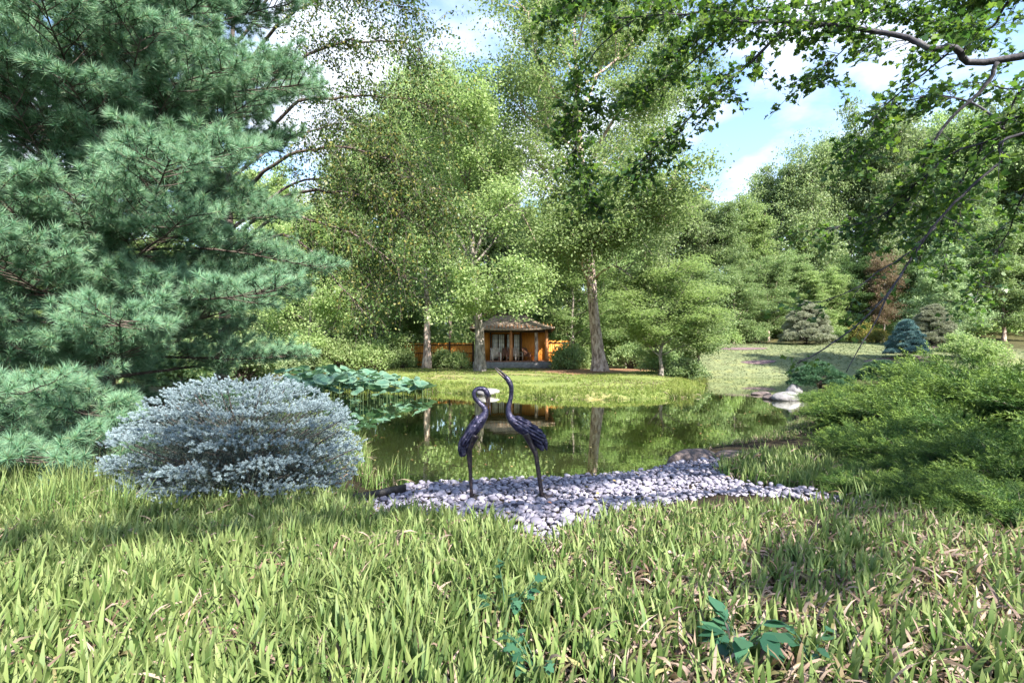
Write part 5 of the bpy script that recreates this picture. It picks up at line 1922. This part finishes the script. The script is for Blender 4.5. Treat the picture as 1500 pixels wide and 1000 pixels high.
# back room
mb_ = MB()
box(mb_, (-2.5, 1.2, FZ), (-1.52, 1.3, FZ + 2.1)); box(mb_, (.62, 1.2, FZ), (2.5, 1.3, FZ + 2.1))
box(mb_, (-2.5, 1.3, FZ), (-2.4, 3.4, FZ + 2.1)); box(mb_, (2.4, 1.3, FZ), (2.5, 3.4, FZ + 2.1)); box(mb_, (-2.4, 3.3, FZ), (2.4, 3.4, FZ + 2.1))
box(mb_, (-1.52, 1.2, FZ + 1.98), (.62, 1.3, FZ + 2.1))
mb_.build('wall', M['orange_wood'], th_)
for k, x0 in enumerate((-1.50, -1.02, -.40, .12)):
    fr, pn = MB(), MB()
    w_, h_ = .47, 1.96
    y0 = 1.21 if k not in (1, 2) else 1.15
    for a, b in (((x0, y0, FZ), (x0 + .035, y0 + .04, FZ + h_)), ((x0 + w_ - .035, y0, FZ), (x0 + w_, y0 + .04, FZ + h_)),
                 ((x0 + .035, y0, FZ), (x0 + w_ - .035, y0 + .04, FZ + .12)), ((x0 + .035, y0, FZ + h_ - .04), (x0 + w_ - .035, y0 + .04, FZ + h_))):
        box(fr, a, b)
    for q in (1, 2):
        xx = x0 + .035 + (w_ - .07) * q / 3
        box(fr, (xx - .009, y0 + .006, FZ + .12), (xx + .009, y0 + .022, FZ + h_ - .04))
    for q in range(1, 6):
        zz_ = FZ + .12 + (h_ - .16) * q / 6
        box(fr, (x0 + .035, y0 + .003, zz_ - .009), (x0 + w_ - .035, y0 + .019, zz_ + .009))
    f_ = fr.build('screen', M['dark_wood'], th_)
    box(pn, (x0 + .03, y0 + .024, FZ + .1), (x0 + w_ - .03, y0 + .030, FZ + h_ - .02))
    pn.build('paper_panel', M['paper'], f_)
for x, y, mat in ((-2.45, -.6, 'log'), (-.08, -.6, 'log'), (1.72, -.55, 'bark_pale'), (2.45, -.6, 'log'), (.66, 1.02, 'dark_wood'), (-1.6, 1.02, 'dark_wood')):
    mb_ = MB()
    tube(mb_, catmull([(x, y, FZ), (x + .02, y, FZ + 1), (x, y, FZ + 2.2)], 4), [.145, .135, .13, .128, .126, .125, .124, .122, .12] if mat != 'dark_wood' else .06, 12)
    mb_.build('post', M[mat], th_, True)
mb_ = MB()
bar(mb_, (-2.8, -.6, FZ + 2.13), (2.8, -.6, FZ + 2.13), .16, .2)
bar(mb_, (-2.8, 1.1, FZ + 2.2), (2.8, 1.1, FZ + 2.2), .14, .18)
for x in (-2.45, -.08, 2.45):
    bar(mb_, (x, -.95, FZ + 2.3), (x, 3.4, FZ + 2.3), .12, .14)
mb_.build('beam', M['dark_wood'], th_)
mb_ = MB()
for k in range(22):
    x = -2.85 + k * .27
    bar(mb_, (x, -1.15, FZ + 2.30), (x, .6, FZ + 2.78), .06, .09)
mb_.build('rafters', M['log'], th_)
# hipped roof with a slightly lifted eave
mr = MB()
nu, nv = 15, 33
ex0, ex1, ey0, ey1 = -2.98, 2.98, -1.35, 4.2
rx0, rx1, ry = -1.35, 1.05, 1.45
ze, zr = 3.23 - gz, 4.42 - gz
per = []
for a, b, c, d in ((ex0, ey0, ex1, ey0), (ex1, ey0, ex1, ey1), (ex1, ey1, ex0, ey1), (ex0, ey1, ex0, ey0)):
    for k in range(nv - 1):
        f_ = k / (nv - 1)
        x = a + (c - a) * f_; y = b + (d - b) * f_
        per.append((x, y, abs(2 * f_ - 1)))
per = np.array(per)
npnt = len(per)
rings = []
for off in (0.0, -.10):
    for k in range(nu):
        f_ = k / (nu - 1)
        tx = np.clip(per[:, 0] / ex1, -1, 1) * 1.25
        tx = np.clip(tx, rx0, rx1)
        x = per[:, 0] + (tx - per[:, 0]) * f_
        y = per[:, 1] + (ry - per[:, 1]) * f_
        prof = .62 * f_ + .38 * f_ ** 2
        z = ze + (zr - ze) * prof + .16 * per[:, 2] ** 3 * (1 - f_) ** 2 + off
        rings.append(np.stack([x, y, z], -1))
top = np.concatenate(rings[:nu]); bot = np.concatenate(rings[nu:])
i_ = np.arange(nu - 1)[:, None] * npnt; j_ = np.arange(npnt)[None]
q = np.stack([i_ + j_, i_ + (j_ + 1) % npnt, i_ + npnt + (j_ + 1) % npnt, i_ + npnt + j_], -1).reshape(-1, 4)
mr.add(np.concatenate([top, bot]), [q, q[:, ::-1] + nu * npnt,
       np.stack([np.arange(npnt) + nu * npnt, (np.arange(npnt) + 1) % npnt + nu * npnt, (np.arange(npnt) + 1) % npnt, np.arange(npnt)], -1)])
rf_ = mr.build('roof', M['shingle'], th_)
mb_ = MB()
tube(mb_, [(rx0 - .1, ry, zr + .02), (0, ry, zr + .03), (rx1 + .1, ry, zr + .02)], .09, 8)
mb_.build('ridge', M['dark_wood'], rf_, True)


def porch_chair(label, pos, rz, mat):
    t = thing('porch_chair', label, 'chair', pos, rz)
    mb_ = MB()
    for k in range(5):
        box(mb_, (-.27, -.28 + k * .11, .36 + k * -.012), (.27, -.28 + k * .11 + .095, .385 + k * -.012))
    mb_.build('seat', M[mat], t)
    mb_ = MB()
    for k in range(5):
        x = -.23 + k * .115
        bar(mb_, (x, .25, .34), (x * 1.15, .47, .98 - .03 * abs(k - 2)), .095, .02)
    bar(mb_, (-.27, .34, .60), (.27, .34, .60), .03, .05)
    mb_.build('backrest', M[mat], t)
    for s in (-1, 1):
        mb_ = MB(); bar(mb_, (s * .31, -.36, .60), (s * .31, .34, .60), .12, .025); mb_.build('armrest', M[mat], t)
        mb_ = MB(); bar(mb_, (s * .29, -.28, 0), (s * .29, -.28, .585), .09, .03); mb_.build('leg', M[mat], t)
        mb_ = MB(); bar(mb_, (s * .29, .36, 0), (s * .29, .28, .585), .09, .03); mb_.build('leg', M[mat], t)
    return t


zf = 1.0 + .002
porch_chair('pale slatted chair in front of the left paper screens on the porch', (-1.15, 36.75, zf), .25, 'chair_pale')
porch_chair('brown chair just left of the middle log post on the porch', (-.55, 37.0, zf), -.35, 'chair_brown')
porch_chair('small pale chair right of the middle log post on the porch', (.38, 37.1, zf), .5, 'chair_pale')
porch_chair('reddish brown reclining chair at the right end of the porch', (1.25, 36.85, zf), .9, 'chair_brown')


def fence(label, x0, x1, y0, y1, z1, nb):
    t = thing('wood_fence', label, 'fence', (x0, y0, Hs(x0, y0)))
    L = math.hypot(x1 - x0, y1 - y0)
    a = math.atan2(y1 - y0, x1 - x0)
    t.rotation_euler = (0, 0, a)
    h_ = z1 - Hs(x0, y0)
    n = max(1, round(L / 1.8))
    for k in range(n + 1):
        mb_ = MB(); box(mb_, (k * L / n - .06, -.06, -.3), (k * L / n + .06, .06, h_ + .08)); mb_.build('post', M['dark_wood'], t)
    for k in range(n):
        xa, xb = k * L / n + .063, (k + 1) * L / n - .063
        mb_ = MB()
        nb_ = 11
        for q in range(nb_):
            w_ = (xb - xa) / nb_
            box(mb_, (xa + q * w_ + .006, -.012, .06), (xa + (q + 1) * w_ - .006, .012, h_ - .02 - .015 * ((q * 7) % 3)))
        pn = mb_.build('panel', M['orange_wood'], t)
        mb_ = MB()
        for z in (.35, h_ * .55, h_ - .2):
            box(mb_, (xa, -.05, z - .035), (xb, -.015, z + .035))
        mb_.build('rail', M['dark_wood'], pn)
    return t


fence('orange brown board fence between the trees left of the tea house', -8.4, -2.95, 39.6, 38.9, 2.35, 6)
fence('orange board fence catching the sun at the right end of the tea house', 2.62, 4.3, 37.8, 37.9, 2.5, 3)

# ------------------------------------------------------------------ lotus in the left of the pond
M['lotus'] = leaf_mat('lotus', [(.03, .10, .075), (.055, .15, .11), (.10, .21, .15), (.09, .18, .08)], .3, .45, .3, tint=(1.1, 1.2, .7), tcol=(.17, .27, .19), tpow=2)
M['lotus_stalk'] = solid('lotus_stalk', [(.3, (.05, .09, .04)), (.7, (.10, .15, .06))], 10, .7, .2)


def lotus_proto(seed):
    r = rng_(seed)
    ms, mc = MB(), MB()
    th = np.linspace(0, 2 * PI, 28, endpoint=False)
    tilt = r.uniform(.25, .95); az = r.uniform(0, 2 * PI)
    R3 = np.array([[math.cos(tilt), 0, math.sin(tilt)], [0, 1, 0], [-math.sin(tilt), 0, math.cos(tilt)]])
    Rz = np.array([[math.cos(az), -math.sin(az), 0], [math.sin(az), math.cos(az), 0], [0, 0, 1]])
    vv, tt = [np.zeros((1, 3))], [0]
    for k, f_ in enumerate((.15, .4, .7, .9, 1.0)):
        wv = np.sin(3 * th + seed) * .07 + np.sin(5 * th + 2 * seed) * .04
        rr = .5 * f_ * (1 + wv * f_)
        vv.append(np.stack([rr * np.cos(th), rr * np.sin(th), .22 * f_ ** 1.6 * .5 - .16 * max(0, f_ - .7) + wv * f_ ** 2 * .9], -1))
        tt += [f_] * 28
    vv = np.concatenate(vv) @ R3.T @ Rz.T + np.array([0, 0, 1.0])
    fs = [np.array([[0, 1 + j_, 1 + (j_ + 1) % 28] for j_ in range(28)])]
    for k in range(4):
        fs.append(np.array([[1 + k * 28 + j_, 1 + (k + 1) * 28 + j_, 1 + (k + 1) * 28 + (j_ + 1) % 28, 1 + k * 28 + (j_ + 1) % 28] for j_ in range(28)]))
    mc.add(vv, fs, tt)
    tube(ms, catmull([(r.normal(0, .08), r.normal(0, .08), -.7), (r.normal(0, .05), 0, .3), (0, 0, 1.0)], 5), .016, 6)
    return ms.mesh('stalk', M['lotus_stalk'], True), mc.mesh('leaf_blade', M['lotus'], True)


LP = [lotus_proto(600 + k) for k in range(7)]
r = rng_(610)
cnt = 0
tries = 0
placed = []
while cnt < 240 and tries < 6000:
    tries += 1
    px = r.uniform(405, 632); d = r.uniform(16, 24.5)
    x = (px - CX) / F * d
    if poly_sd(np.array([x]), np.array([d]), POND)[0] > -.15:
        continue
    lim = np.interp(px, [400, 470, 560, 632], [16.5, 17, 18.5, 20.5])
    if d < lim or any((x - a) ** 2 + (d - b) ** 2 < .05 for a, b in placed):
        continue
    placed.append((x, d))
    hgt = r.uniform(.3, .95) * np.interp(px, [400, 540, 632], [1.15, 1.0, .45])
    t = thing('lotus_plant', 'blue green round lotus leaf standing on its stalk at the left of the pond', 'lotus', (x, d, 0), r.uniform(0, 6.28), 'lotus plants standing in the pond')
    k_ = r.uniform(.4, .72)
    t.scale = (k_, k_, hgt)
    for nm, me in zip(('stalk', 'leaf_blade'), LP[cnt % 7]):
        o = bpy.data.objects.new(nm, me); COL.objects.link(o); o.parent = t
        if nm == 'leaf_blade':
            o.scale = (1, 1, .8 / max(.3, hgt) * k_ * .9)
            o.location = (0, 0, 1 - .8 / max(.3, hgt) * k_ * .9)
    cnt += 1
print('lotus', cnt)
